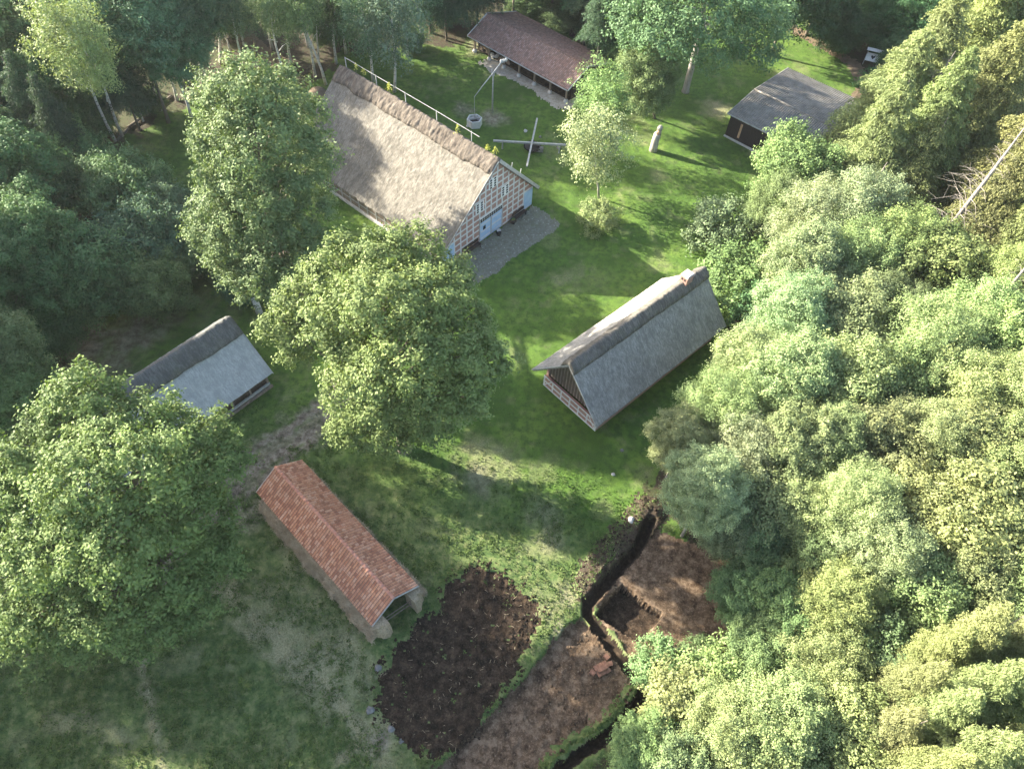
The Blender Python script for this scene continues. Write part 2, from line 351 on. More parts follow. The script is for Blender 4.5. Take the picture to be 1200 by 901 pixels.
def mat_ground():
    mt, t, p = newmat('meadow'); co = coord(t)
    at = nd(t, 'ShaderNodeAttribute'); at.attribute_name = 'msk'
    sp = nd(t, 'ShaderNodeSeparateColor'); t.links.new(at.outputs['Color'], sp.inputs[0])
    tn = nd(t, 'ShaderNodeAttribute'); tn.attribute_name = 'tone'
    big = noise(t, co, .22, 5, .6); med = noise(t, co, 1.6, 5, .7); fine = noise(t, co, 9, 5, .8)
    g = ramp(t, big, [(.36, (.052, .105, .016)), (.5, (.078, .148, .023)), (.64, (.115, .185, .032))])
    g = mix(t, g, (.045, .085, .018), ramp(t, med, [(.38, (.9, .9, .9)), (.56, (0, 0, 0))]))
    g = mix(t, g, (.12, .165, .045), ramp(t, fine, [(.5, (0, 0, 0)), (.75, (.6, .6, .6))]))
    rg = ramp(t, med, [(.36, (.045, .085, .025)), (.5, (.095, .140, .042)), (.64, (.18, .20, .08))])
    rg = mix(t, rg, (.15, .15, .085), ramp(t, noise(t, co, 3.5, 5, .75), [(.55, (0, 0, 0)), (.75, (.6, .6, .6))]))
    g = mix(t, g, rg, at.outputs['Alpha'])
    d = ramp(t, fine, [(.35, (.14, .135, .06)), (.62, (.36, .34, .20))])
    g = mix(t, g, d, sp.outputs[0])
    s = ramp(t, med, [(.3, (.075, .06, .042)), (.48, (.19, .16, .12)), (.66, (.34, .30, .24))])
    g = mix(t, g, s, sp.outputs[1])
    l = ramp(t, noise(t, co, 2.4, 6, .8), [(.32, (.024, .019, .013)), (.5, (.060, .045, .030)), (.60, (.038, .055, .020)), (.75, (.05, .080, .026))])
    g = mix(t, g, l, sp.outputs[2])
    tv = nd(t, 'ShaderNodeMath', operation='MULTIPLY_ADD'); t.links.new(tn.outputs['Fac'], tv.inputs[0]); tv.inputs[1].default_value = .9; tv.inputs[2].default_value = .62
    cx = nd(t, 'ShaderNodeCombineColor'); [t.links.new(tv.outputs[0], cx.inputs[i]) for i in range(3)]
    g = mix(t, g, cx.outputs[0], 1., 'MULTIPLY')
    t.links.new(g, p.inputs['Base Color']); p.inputs['Roughness'].default_value = .9; p.inputs['Specular IOR Level'].default_value = .2
    bump(t, fine, .08, p, .8); return mt
def mat_soil(name, stops, sc=1.6, extra=None, bmp=.12):
    mt, t, p = newmat(name); co = coord(t)
    a = noise(t, co, sc, 6, .75); b = noise(t, co, sc*5, 5, .8)
    c = ramp(t, a, stops)
    if extra: c = mix(t, c, extra, ramp(t, b, [(.53, (0, 0, 0)), (.70, (.8, .8, .8))]))
    t.links.new(c, p.inputs['Base Color']); p.inputs['Roughness'].default_value = .95; p.inputs['Specular IOR Level'].default_value = .15
    bump(t, b, bmp, p, 1.); return mt
def mat_cobble():
    mt, t, p = newmat('cobbles'); co = coord(t)
    v = nd(t, 'ShaderNodeTexVoronoi'); v.inputs['Scale'].default_value = 4.2; t.links.new(co, v.inputs[0])
    bw = nd(t, 'ShaderNodeRGBToBW'); t.links.new(v.outputs['Color'], bw.inputs[0])
    c = ramp(t, bw.outputs[0], [(.3, (.34, .325, .29)), (.5, (.54, .52, .47)), (.66, (.76, .74, .68))])
    c = mix(t, c, (.13, .13, .09), ramp(t, v.outputs['Distance'], [(.10, (0, 0, 0)), (.17, (.9, .9, .9))]))
    c = mix(t, c, (.16, .19, .09), ramp(t, noise(t, co, .9, 5, .75), [(.54, (0, 0, 0)), (.72, (.6, .6, .6))]))
    t.links.new(c, p.inputs['Base Color']); p.inputs['Roughness'].default_value = .85
    bump(t, v.outputs['Distance'], -.08, p, .8); return mt
M['ground'] = mat_ground()
M['field'] = mat_soil('dark_peat_soil', [(.36, (.012, .0085, .006)), (.5, (.034, .023, .015)), (.64, (.085, .058, .038))], 1.5, (.14, .11, .075))
M['peat'] = mat_soil('brown_peat', [(.36, (.045, .029, .018)), (.5, (.12, .080, .050)), (.64, (.24, .172, .115))], 1.3, (.34, .26, .185))
M['trench'] = mat_soil('wet_black_peat', [(.3, (.02, .014, .009)), (.55, (.05, .035, .023)), (.75, (.10, .07, .047))], 2.5)
M['spoil'] = mat_soil('overgrown_peat_bank', [(.32, (.03, .022, .016)), (.5, (.075, .055, .04)), (.62, (.07, .08, .035)), (.75, (.15, .14, .09))], 2.2, (.2, .17, .13))
M['cobble'] = mat_cobble()
M['sand'] = mat_soil('pale_gravel', [(.3, (.24, .21, .17)), (.5, (.38, .345, .29)), (.72, (.50, .47, .41))], 2.2, (.18, .17, .11), .05)
M['orange'] = mat_soil('sandy_path', [(.3, (.12, .088, .058)), (.6, (.19, .145, .10)), (.8, (.25, .20, .145))], 1.5, (.14, .09, .055), .05)

def axis(brk):
    out = []
    for a, b, h0, h1 in brk:
        x = a
        while x < b-1e-6: out.append(x); x += h0+(h1-h0)*(x-a)/(b-a)
    out.append(brk[-1][1]); return np.array(out)
gx = axis([(-900,-150,120,40),(-150,-90,12,1.2),(-90,-35,.55,.24),(-35,-1,.22,.16),(-1,17,.115,.115),(17,42,.18,.22),(42,95,.26,.6),(95,150,1.2,12),(150,900,40,120)])
gy = axis([(-500,-20,100,12),(-20,6,1.2,.2),(6,27,.125,.125),(27,70,.17,.24),(70,128,.26,.42),(128,180,1,12),(180,1200,40,200)])
GX, GY = np.meshgrid(gx, gy, indexing='xy')
GZ, gm = surface(GX, GY)
MSK = masks(GX, GY)
TON = np.clip(N1.fbm(GX*3, GY*3, 4), 0, 1)
nyg, nxg = GX.shape
cxx = (GX[:-1, :-1]+GX[1:, 1:])/2; cyy = (GY[:-1, :-1]+GY[1:, 1:])/2
J1 = (N1.fbm(cxx*2.2+3, cyy*2.2)-.5)*1.3; J2 = (N3.fbm(cxx*2.2, cyy*2.2+8)-.5)*1.3
_, cm = surface(cxx, cyy)
CL = np.zeros(cxx.shape, int)
hg = N2.fbm(cxx*3, cyy*3, 3)-.5
CL[dline(OPATH, cxx+J1, cyy+J2) < 1.0] = 6
CL[dline(WOODT, cxx+J1, cyy+J2) < 1.3] = 6
CL[inpoly(APRON, cxx+J1, cyy+J2)] = 5
CL[inpoly(YARD, cxx+J1*.5, cyy+J2*.5)] = 4
CL[cm['fld'] & (hg > -.30)] = 1
CL[(cm['ds'] < 1.45+hg*2) & (cm['dt'] > .3)] = 7
CL[cm['plat']] = 2
CL[cm['cut']] = 2
CL[cm['pit']] = 1
CL[(cm['db'] < .42+hg*1.2) & (cm['dt'] > .3)] = 0
CL[cm['dt'] < .43] = 3
idx = np.arange(nyg*nxg).reshape(nyg, nxg)
QF = np.stack([idx[:-1, :-1], idx[:-1, 1:], idx[1:, 1:], idx[1:, :-1]], -1)
GV = np.stack([GX, GY, GZ], -1).reshape(-1, 3)
for c, nm, mt in [(0,'ground','ground'),(1,'peat_field','field'),(2,'peat_cutting','peat'),(3,'peat_trench','trench'),(4,'cobbled_yard','cobble'),(5,'gravel_apron','sand'),(6,'sandy_path','orange'),(7,'peat_bank','spoil')]:
    F = QF[CL == c]; used, inv = np.unique(F, return_inverse=True)
    me = mesh_np(nm, GV[used], inv.reshape(F.shape), M[mt], attr={'msk': MSK.reshape(-1, 4)[used], 'tone': .42+0*TON.reshape(-1)[used]}, smooth=(c not in (1, 3, 7)))
    tag(link(nm, me), kind='structure')

# grass blades in tufts, denser towards the viewer; one mesh, nobody could count it
def height_at(x, y): return surface(np.atleast_1d(np.asarray(x, float)), np.atleast_1d(np.asarray(y, float)))[0]
def scatter(n, seed, xr, yr, pw=1.0):
    r = np.random.RandomState(seed); y = yr[0]+(yr[1]-yr[0])*r.rand(n)**pw; hw = xr[0]+(xr[1]-xr[0])*(y-yr[0])/(yr[1]-yr[0])
    return (r.rand(n)*2-1)*hw, y, r
def blades(name, n, seed, hgt, wdt, keep, xr, yr, pw, mt):
    x, y, r = scatter(n, seed, xr, yr, pw)
    Z, g = surface(x, y); k = keep(x, y, g, r); x, y, Z = x[k], y[k], Z[k]; n = len(x)
    a = r.rand(n)*6.283; h = hgt*(.5+r.rand(n)); wv = wdt*(.6+.8*r.rand(n)); la = r.rand(n)*6.283; ln = (.4+r.rand(n)*1.2)*h
    V = np.zeros((n, 3, 3)); V[:, 0] = np.stack([x-np.cos(a)*wv, y-np.sin(a)*wv, Z-.02], -1); V[:, 1] = np.stack([x+np.cos(a)*wv, y+np.sin(a)*wv, Z-.02], -1)
    V[:, 2] = np.stack([x+np.cos(la)*ln, y+np.sin(la)*ln, Z+h], -1)
    ms = np.repeat(masks(x, y), 3, 0); tn = np.repeat(.10+.80*r.rand(n), 3)
    return link(name, mesh_np(name, V.reshape(-1, 3), np.arange(n*3).reshape(-1, 3), mt, attr={'msk': ms, 'tone': tn}))
offsoil = lambda x, y, g, r: ~(g['cut'] | g['plat'] | g['pit'] | (g['dt'] < .7) | (g['fld'] & (r.rand(len(x)) > .02)) | inpoly(YARD, x, y) | inpoly(APRON, x, y)) | ((g['db'] < .45) & (g['dt'] > .55))
tag(blades('short_grass', 230000, 5, .085, .035, offsoil, (42, 90), (5, 118), 1.5, M['ground']), 'short green blades of lawn grass all over the meadow', 'grass', kind='stuff')
tag(blades('rough_grass', 120000, 6, .15, .045, lambda x, y, g, r: offsoil(x, y, g, r) & ~g['fld'] & (y+x*.3 < 31+r.rand(len(x))*6) & (N2.fbm(x*.9, y*.9, 3) > .45), (42, 52), (5, 38), 1.1, M['ground']),
    'taller unmown tufts of grass in the rough meadow at the lower left', 'grass', kind='stuff')
# clods and stalks on the dark soil
def clods(name, n, seed, size, inside, mt):
    x, y, r = scatter(n, seed, (22, 22), (7, 32)); Z, g = surface(x, y); k = inside(x, y, g); x, y, Z = x[k], y[k], Z[k]; n = len(x)
    base = np.array([(1,0,0),(-1,0,0),(0,1,0),(0,-1,0),(0,0,1),(0,0,-.5)], float); fc = np.array([(0,2,4),(2,1,4),(1,3,4),(3,0,4),(2,0,5),(1,2,5),(3,1,5),(0,3,5)])
    s = size*(.3+r.rand(n, 1, 1)**2*1.4)*(.6+.8*r.rand(n, 6, 3)); a = r.rand(n)*6.28; V = base[None]*s
    V = np.stack([V[..., 0]*np.cos(a)[:, None]-V[..., 1]*np.sin(a)[:, None], V[..., 0]*np.sin(a)[:, None]+V[..., 1]*np.cos(a)[:, None], V[..., 2]*.7], -1)+np.stack([x, y, Z], -1)[:, None]
    F = (np.arange(n)[:, None, None]*6+fc[None]).reshape(-1, 3)
    return link(name, mesh_np(name, V.reshape(-1, 3), F, mt))
tag(clods('soil_clods', 20000, 8, .10, lambda x, y, g: g['fld'] | ((g['ds'] < 1.5) & (g['dt'] > .5)) | ((dline(np.vstack([FIELD, FIELD[:1]]), x, y) < .5+.5*N1.at(x*2, y*2)) & ~g['cut'] & (N3.at(x*1.3, y*1.3) > .45)), M['field']), 'dark crumbly clods lying over the turned peat field', 'soil clods', kind='stuff')
tag(clods('peat_crumbs', 9000, 9, .09, lambda x, y, g: g['cut'], M['peat']), 'brown crumbs of peat on the floor of the cutting', 'peat crumbs', kind='stuff')
def litter_bits():
    x, y, r = scatter(2500, 11, (22, 22), (7, 32)); Z, g = surface(x, y); k = (g['fld'] | ((g['ds'] < 1.6) & (g['dt'] > .6))) & (N1.fbm(x*.8, y*.8) > .42); x, y, Z = x[k], y[k], Z[k]; n = len(x)
    a = r.rand(n)*6.28; l = .05+.11*r.rand(n); d = np.stack([np.cos(a), np.sin(a), .2*r.rand(n)], -1)*l[:, None]; e = np.stack([-np.sin(a), np.cos(a), 0*a], -1)*.013
    c = np.stack([x, y, Z+.05], -1); V = np.stack([c-d-e, c-d+e, c+d+e, c+d-e], 1)
    return link('dry_stalks', mesh_np('dry_stalks', V.reshape(-1, 3), np.arange(n*4).reshape(-1, 4), M['straw']))
tag(litter_bits(), 'pale dry stalks scattered over the dark turned soil', 'dry stalks', kind='stuff')
# ================================================================== BUILDINGS
def slab(P, L, run, thick, nu, nv, prof=None, uvo=(0, 0), sag=0., rag=0., seed=0):
    """roof sheet: P(u,v)-> local point on the plane for u in 0..L, v in 0..run (eave to ridge); returns V,F,uv closed"""
    u = np.linspace(0, L, nu); v = np.linspace(0, run, nv); U_, V_ = np.meshgrid(u, v, indexing='ij')
    o = P(0., 0.); eu = (P(1., 0.)-o); ev = (P(0., 1.)-o); n = np.cross(eu, ev); n /= np.linalg.norm(n)
    if n[2] < 0: n = -n
    off = np.zeros_like(U_)
    if prof is not None: off = prof(U_, V_)
    off = off-sag*np.sin(np.pi*V_/run)
    Ur = U_+0; Vr = V_+0
    if rag:
        Vr = V_-rag*(N1.fbm(U_*2.2+seed, U_*0+seed*3.1)-.3)*(1-V_/run)**6
    top = o+Ur[..., None]*eu+Vr[..., None]*ev+n*off[..., None]
    bot = o+Ur[..., None]*eu+Vr[..., None]*ev-n*thick
    nV = nu*nv; idx = np.arange(nV).reshape(nu, nv)
    def q(a, b, c, d): return np.stack([a, b, c, d], -1).reshape(-1, 4)
    F = [q(idx[:-1, :-1], idx[1:, :-1], idx[1:, 1:], idx[:-1, 1:]), q(idx[:-1, :-1], idx[:-1, 1:], idx[1:, 1:], idx[1:, :-1])+nV]
    for e in (idx[:, 0], idx[:, -1][::-1], idx[0, :][::-1], idx[-1, :]): F.append(q(e[:-1], e[:-1]+nV, e[1:]+nV, e[1:]))
    uv = np.stack([U_+uvo[0], V_+uvo[1]], -1).reshape(-1, 2)
    return np.vstack([top.reshape(-1, 3), bot.reshape(-1, 3)]), np.vstack(F), np.vstack([uv, uv])
def roof_part(name, mt, parent, a, b, c, thick, nu, nv, prof=None, uvo=(0, 0), sag=0., rag=0., smooth=False, seed=0):
    """a = eave start, b = eave end, c = ridge above a"""
    a, b, c = (np.array(q, float) for q in (a, b, c)); L = np.linalg.norm(b-a); R_ = np.linalg.norm(c-a); eu = (b-a)/L; ev = (c-a)/R_
    V, F, uv = slab(lambda u, v: a+eu*u+ev*v, L, R_, thick, nu, nv, prof, uvo, sag, rag, seed)
    return link(name, mesh_np(name, V, F, mt, uv, smooth=smooth), parent)
def thatch_prof(s, seed):
    return lambda U, V: (N1.fbm(U*4.5+seed, V*3., 4)-.5)*s*1.0+(N2.fbm(U*.3+seed, V*.3, 3)-.5)*s*2.0+(N3.at(U*8+seed, V*6)-.5)*s*.6
def cap_prof(s, seed):
    return lambda U, V: (N1.fbm(U*2.2+seed, V*2.2, 4)-.35)*s
def cap_strip(name, mt, parent, r0, r1, dl, dr, wl, wr, lift, seed, n=220, wav=.25, s=.16, hang=.0):
    """ridge covering: r0,r1 ridge ends; dl,dr unit vectors running down each slope; widths wl, wr"""
    r0, r1, dl, dr = (np.array(q, float) for q in (r0, r1, dl, dr)); L = np.linalg.norm(r1-r0); eu = (r1-r0)/L
    m_ = 15; U_ = np.linspace(-hang, L+hang, n); T = np.linspace(-1, 1, m_)
    UU, TT = np.meshgrid(U_, T, indexing='ij')
    ww = np.where(TT < 0, wl, wr)*(1+(N2.fbm(UU*.5+seed, TT*0+seed, 3)-.5)*wav*2+(N1.at(UU*3+seed, TT*0)-.5)*wav*.5)
    side = np.where(TT[..., None] < 0, dl, dr); nl = np.array([0, 0, 1.])
    # blend at the top so that the cap is rounded
    base = r0+eu*UU[..., None]+side*(np.abs(TT)*ww)[..., None]
    nL = np.cross(dl, eu); nL = nL*np.sign(nL[2]); nR = np.cross(dr, eu); nR = nR*np.sign(nR[2])
    t01 = (TT+1)/2; nn = nL*(1-t01)[..., None]+nR*t01[..., None]; nn /= np.linalg.norm(nn, axis=-1, keepdims=True)
    h = lift*(1-np.abs(TT)**6*.75)-.10*lift*(np.abs(TT) < .12)+(N1.fbm(UU*2.6+seed, TT*ww*2.6, 4)-.5)*s*1.3+(N3.at(UU*5+seed, TT*ww*5)-.5)*s*.9
    endf = np.clip(np.minimum(UU+hang, L+hang-UU)/.35, 0, 1)**.5; h = h*(.35+.65*endf)
    top = base+nn*h[..., None]; bot = base-nn*.06
    nV = n*m_; idx = np.arange(nV).reshape(n, m_)
    def q(a, b, c, d): return np.stack([a, b, c, d], -1).reshape(-1, 4)
    F = [q(idx[:-1, :-1], idx[1:, :-1], idx[1:, 1:], idx[:-1, 1:]), q(idx[:-1, :-1], idx[:-1, 1:], idx[1:, 1:], idx[1:, :-1])+nV]
    for e in (idx[:, 0], idx[:, -1][::-1], idx[0, :][::-1], idx[-1, :]): F.append(q(e[:-1], e[:-1]+nV, e[1:]+nV, e[1:]))
    uv = np.stack([UU, TT*ww], -1).reshape(-1, 2)
    return link(name, mesh_np(name, np.vstack([top.reshape(-1, 3), bot.reshape(-1, 3)]), np.vstack(F), mt, np.vstack([uv, uv])), parent)
def tile_prof(tw, th, amp):
    def f(U, V):
        a = (U/tw) % 1; b = (V/th) % 1
        return amp*(np.abs(np.sin(math.pi*a))**.6)+(1-b)*amp*.55+(N1.at(np.floor(U/tw)*3.7, np.floor(V/th)*5.3)-.5)*.022+(N2.fbm(U*.3, V*.3, 2)-.5)*.12
    return f

def to_local(root_xy, rz, p):
    d = np.array(p[:2])-np.array(root_xy); c, s = math.cos(-rz), math.sin(-rz); return np.array([d[0]*c-d[1]*s, d[0]*s+d[1]*c])

# ---------------------------------------------------------------- farmhouse
def farmhouse():
    L, W, he, hr, off = 24.0, 15.3, 2.35, 9.5, .84
    R_ = thing('thatched_farmhouse', 'large half-timbered farmhouse with steep thatched roof, brown ridge and blue gable doors', 'farmhouse', (-12.61, 68.03, 0), RD(-38.6))
    hx = L/2; yl, yr = -W/2, W/2; gx_ = hx-.45; bx = -hx+.45
    wl, wr = yl+.55, yr-.55
    zl = lambda y: he+(y-yl)/(off-yl)*(hr-he)-.32; zr = lambda y: he+(yr-y)/(yr-off)*(hr-he)-.32
    # walls: gables and side walls
    g = MB(); poly = [(wl, -.2), (wr, -.2), (wr, zr(wr)), (off, hr-.42), (wl, zl(wl))]
    def uvp(mb, x0, x1):
        mb.prism(poly, 'x', x0, x1)
    uvp(g, gx_-.3, gx_); g.build('gable_wall', M['brick'], R_)
    g = MB(); uvp(g, bx, bx+.3); g.build('gable_wall', M['brick'], R_)
    for y0, y1, z1 in ((wl, wl+.3, zl(wl)-.02), (wr-.3, wr, zr(wr)-.02)):
        s = MB(); s.box(bx+.305, gx_-.305, y0+.01, y1-.01, -.2, z1); s.build('side_wall', M['timber_brown'], R_)
    # stone footing and rail seen below the left eave
    s = MB(); s.box(bx, gx_, wl-.22, wl-.005, -.2, .32); s.build('footing', M['stone_pale'], R_)
    t = MB()
    for i in range(17): x = bx+.3+i*(gx_-bx-.6)/16; t.box(x-.09, x+.09, wl-.045, wl-.008, .325, zl(wl)-.1)
    t.box(bx, gx_, wl-.06, wl-.046, .95, 1.12); t.box(bx, gx_, wl-.062, wl-.046, 1.75, 1.9)
    t.build('side_framing', M['timber_grey'], R_)
    # gable timber grid, following the roof lines
    t = MB(); fx0, fx1 = gx_+.002, gx_+.035
    top = lambda y: (zl(y) if y < off else zr(y))-.12
    doors = [(-1.5, 2.0, 3.1), (wl, -5.35, 2.5), (5.6, wr, 2.45)]
    def free(y, z): return not any(a+.0 < y < b-.0 and z < h for a, b, h in doors)
    ys = [-5.35, -4.4, -3.45, -2.5, -1.5, -.62, .26, 1.14, 2.0, 2.9, 3.8, 4.7, 5.6]
    for i, y in enumerate(ys+[wl+.08, wr-.08]):
        zt = min(top(y-.06), top(y+.06)); zs = 0
        if -1.5 < y < 2.0: zs = 3.1
        if zt > zs+.1: t.box(fx0, fx1, y-.09, y+.09, zs, zt)
    z = .12
    lv = [.12, .95, 1.75, 2.5, 3.2, 4.0, 4.75, 5.5, 6.25, 7.0, 7.75, 8.5]
    yl_at = lambda z_: yl+(z_+.44-he)/(hr-he)*(off-yl); yr_at = lambda z_: yr-(z_+.44-he)/(hr-he)*(yr-off)
    for z in lv:
        a = max(wl, yl_at(z+.07)); b = min(wr, yr_at(z+.07))
        segs = [(a, b)]
        for d0, d1, hh in doors:
            if z < hh:
                segs = [q for s_ in segs for q in ((s_[0], min(s_[1], d0)), (max(s_[0], d1), s_[1])) if q[1]-q[0] > .05]
        for a_, b_ in segs: t.box(fx0+.004, fx1+.004, a_, b_, z-.085, z+.085)
    t.build('timber_frame', M['timber_pale'], R_)
    # windows: pairs of tall casements with four rows of panes
    for y, z in ((.42, 6.75), (2.35, 4.75), (-1.55, 4.75)):
        f = MB(); f.box(gx_+.042, gx_+.075, y-.62, y+.62, z-.62, z+.62); fo = f.build('window', M['white'], R_)
        p = MB()
        for sy in (-.31, .31):
            for r in range(4):
                for q in (0,): 
                    zz = z-.45+r*.30; p.box(gx_+.077, gx_+.085, y+sy-.15, y+sy+.15, zz-.10, zz+.10)
        each(p, 'pane', M['glass'], fo)
    # great door
    d = MB(); d.box(gx_+.01, gx_+.05, -1.45, .23, .02, 2.5); dd = d.build('door', M['blue'], R_)
    MB().box(gx_+.052, gx_+.06, -1.0, -.6, 1.35, 1.85).build('door_window', M['glass'], dd)
    d = MB(); d.box(gx_+.01, gx_+.05, .27, 1.95, .02, 2.5); d.build('door', M['blue'], R_)
    b = MB(); [b.beam((gx_+.075, y0+.1, z0), (gx_+.075, y0+1.55, z0), .04, .10) for y0 in (-1.45, .27) for z0 in (.35, 1.25, 2.2)]; each(b, 'door_batten', M['timber_pale'], R_)
    f = MB(); f.box(gx_+.006, gx_+.07, -1.5, 2.0, 2.51, 3.09); fo = f.build('overlight', M['white'], R_)
    p = MB()
    for i in range(10): 
        y = -1.3+i*.345
        for zz in (2.66, 2.92): p.box(gx_+.072, gx_+.08, y-.145, y+.145, zz-.115, zz+.115)
    each(p, 'pane', M['glass'], fo)
    f = MB(); f.box(gx_+.006, gx_+.09, -1.62, -1.5, 0, 3.14); f.box(gx_+.006, gx_+.09, 2.0, 2.12, 0, 3.14); f.box(gx_+.006, gx_+.09, .19, .31, 0, 2.5); each(f, 'door_post', M['timber_grey'], R_)
    d = MB(); d.prism([(wl+.02, .03), (-5.42, .03), (-5.42, 2.45), (wl+.02, min(2.45, zl(wl)-.14))], 'x', gx_+.02, gx_+.06); d.build('side_door', M['blue'], R_)
    d = MB(); d.prism([(5.67, .03), (wr-.02, .03), (wr-.02, min(2.3, zr(wr)-.14)), (5.67, 2.4)], 'x', gx_+.02, gx_+.06); d.build('side_door', M['blue'], R_)
    # roof
    nu = 260
    roof_part('roof', M['thatch_farm'], R_, (-hx, yl, he), (hx, yl, he), (-hx, off-.02, hr), .32, nu, 110, thatch_prof(.065, 3), (0, 0), .10, .25)
    roof_part('roof', M['thatch_farm'], R_, (hx, yr, he), (-hx, yr, he), (hx, off+.02, hr), .30, nu, 80, thatch_prof(.085, 9), (40, 0), .15, .18)
    dl = np.array([0, yl-off, he-hr]); dl /= np.linalg.norm(dl); dr = np.array([0, yr-off, he-hr]); dr /= np.linalg.norm(dr)
    cap_strip('ridge_cap', M['cap_farm'], R_, (-hx, off, hr+.02), (hx, off, hr+.02), dl, dr, 1.75, 1.3, .20, 5, 340, .14, .17)
    # verge boards
    v = MB()
    for x in (hx+.03,):
        v.beam((x, yr+.05, he-.12), (x, off+.1, hr-.12), .05, .34, (0, 0, 1)); v.beam((x, yl-.05, he-.20), (x, off-.1, hr-.12), .05, .16, (0, 0, 1))
    each(v, 'verge_board', M['timber_grey'], R_)
    # rail along the ridge
    r = MB(); px = [-hx+.2, -hx+5.2, -hx+9.8, -hx+14.5, -hx+19.5]
    for x in px: r.beam((x, off+.75, hr-.5), (x, off+.75, hr+.75), .07, .07)
    r.tube([(-hx+.1, off+.75, hr+.72), (-hx+8, off+.78, hr+.66), (-hx+15, off+.75, hr+.70), (hx-3.4, off+.75, hr+.62)], .03, 6)
    r.build('ridge_rail', M['timber_grey'], R_)
    s = MB()
    for x, yy in ((hx-.2, 3.0), (hx-.3, 4.6)): 
        zt = zr(yy)+.3; s.beam((x, yy, zt), (x+.05, yy+.05, zt+.75), .05, .05)
    each(s, 'roof_peg', M['timber_pale'], R_)
    return R_
FARM = farmhouse()
FRZ = RD(-38.6)
def farm_pt(x, y): return (-12.61+x*math.cos(FRZ)-y*math.sin(FRZ), 68.03+x*math.sin(FRZ)+y*math.cos(FRZ))

# ---------------------------------------------------------------- tall thatched barn
def barn():
    L, W, he, hr = 17.8, 8.25, 2.4, 7.05
    R_ = thing('thatched_barn', 'steep grey thatched barn with a small chimney, standing alone on the open lawn', 'barn', (10.95, 44.22, 0), RD(-135.26))
    hx = L/2; h = W/2
    wl = -h+.75; gx_ = hx-.95
    zr = lambda y: he+(h-abs(y))/h*(hr-he)-.30
    low = MB(); low.box(gx_-.25, gx_, wl, -wl, -.3, 1.35); low.build('gable_wall', M['brick'], R_)
    t = MB(); f0, f1 = gx_+.002, gx_+.05
    for z in (.03, .68, 1.35): t.box(f0, f1, wl-.02, -wl+.02, z-.07, z+.07)
    for i in range(7): y = wl+.07+i*(-2*wl-.14)/6; t.box(f0-.001, f1-.004, y-.07, y+.07, .0, 1.4)
    for s_ in (-1, 1): 
        t.beam((gx_+.03, s_*(-wl-.1), .1), (gx_+.03, s_*(-wl-1.0), 1.3), .03, .09)
    t.build('timber_frame', M['timber_pale'], R_)
    # upper boarding, set back
    b = MB(); poly = [(wl+.03, 1.352), (-wl-.03, 1.352), (-wl-.03, zr(wl)), (0, hr-.42), (wl+.03, zr(wl))]
    b.prism(poly, 'x', gx_-.5, gx_-.42); b.build('gable_boarding', M['board_ply'], R_)
    b = MB()
    for i in range(19):
        y = wl+.2+i*(-2*wl-.4)/18; zt = zr(y)-.08
        if zt > 1.6: b.box(gx_-.418, gx_-.37, y-.045, y+.045, 1.36, zt)
    each(b, 'cover_strip', M['timber_brown'], R_)
    g = MB(); g.prism([(wl, -.3), (-wl, -.3), (-wl, zr(wl)), (0, hr-.42), (wl, zr(wl))], 'x', -hx+.5, -hx+.75); g.build('gable_wall', M['brick'], R_)
    for s_ in (-1, 1):
        g = MB(); a, c = sorted((s_*(-wl), s_*(-wl-.25))); g.box(-hx+.755, gx_-.255, a, c, -.3, zr(wl)-.03); g.build('side_wall', M['brick'], R_)
        roof_part('roof', M['thatch_barn'], R_, (-hx*s_, -h*s_, he), (hx*s_, -h*s_, he), (-hx*s_, -.01*s_, hr), .26, 200, 80, thatch_prof(.05, 13+s_*5), (70+s_*20, 0), .10, .08)
    dl = np.array([0, -h, he-hr]); dl /= np.linalg.norm(dl); dr = np.array([0, h, he-hr]); dr /= np.linalg.norm(dr)
    cap_strip('ridge_cap', M['cap_grey'], R_, (-hx-.05, 0, hr+.02), (hx+.02, 0, hr+.02), dl, dr, 1.25, 1.05, .32, 21, 240, .07, .10, .0)
    v = MB()
    for s_ in (-1, 1): v.beam((hx+.02, s_*(h+.02), he-.16), (hx+.02, s_*.05, hr-.15), .05, .10)
    each(v, 'verge_board', M['timber_grey'], R_)
    cx_ = -6.0
    c = MB(); c.box(cx_-.45, cx_+.45, -.40, .40, hr-.8, hr+.85); c.box(cx_-.52, cx_+.52, -.47, .47, hr+.852, hr+.97); co = c.build('chimney', M['brick'], R_)
    k = MB(); k.box(cx_-.46, cx_+.46, -.41, .41, hr+.972, hr+1.05); k.box(cx_-.40, cx_+.40, -.36, .36, hr+1.051, hr+1.13); k.build('chimney_cap', M['stone_pale'], co)
    k = MB()
    for y in (-.16, .16): k.box(cx_+.452, cx_+.47, y-.09, y+.09, hr+.50, hr+.74)
    each(k, 'flue_opening', M['black'], co)
    return R_
barn()

M['twig'] = mat_plain('dry_twigs', (.24, .18, .11), (.52, .43, .30), 1.5, .9)
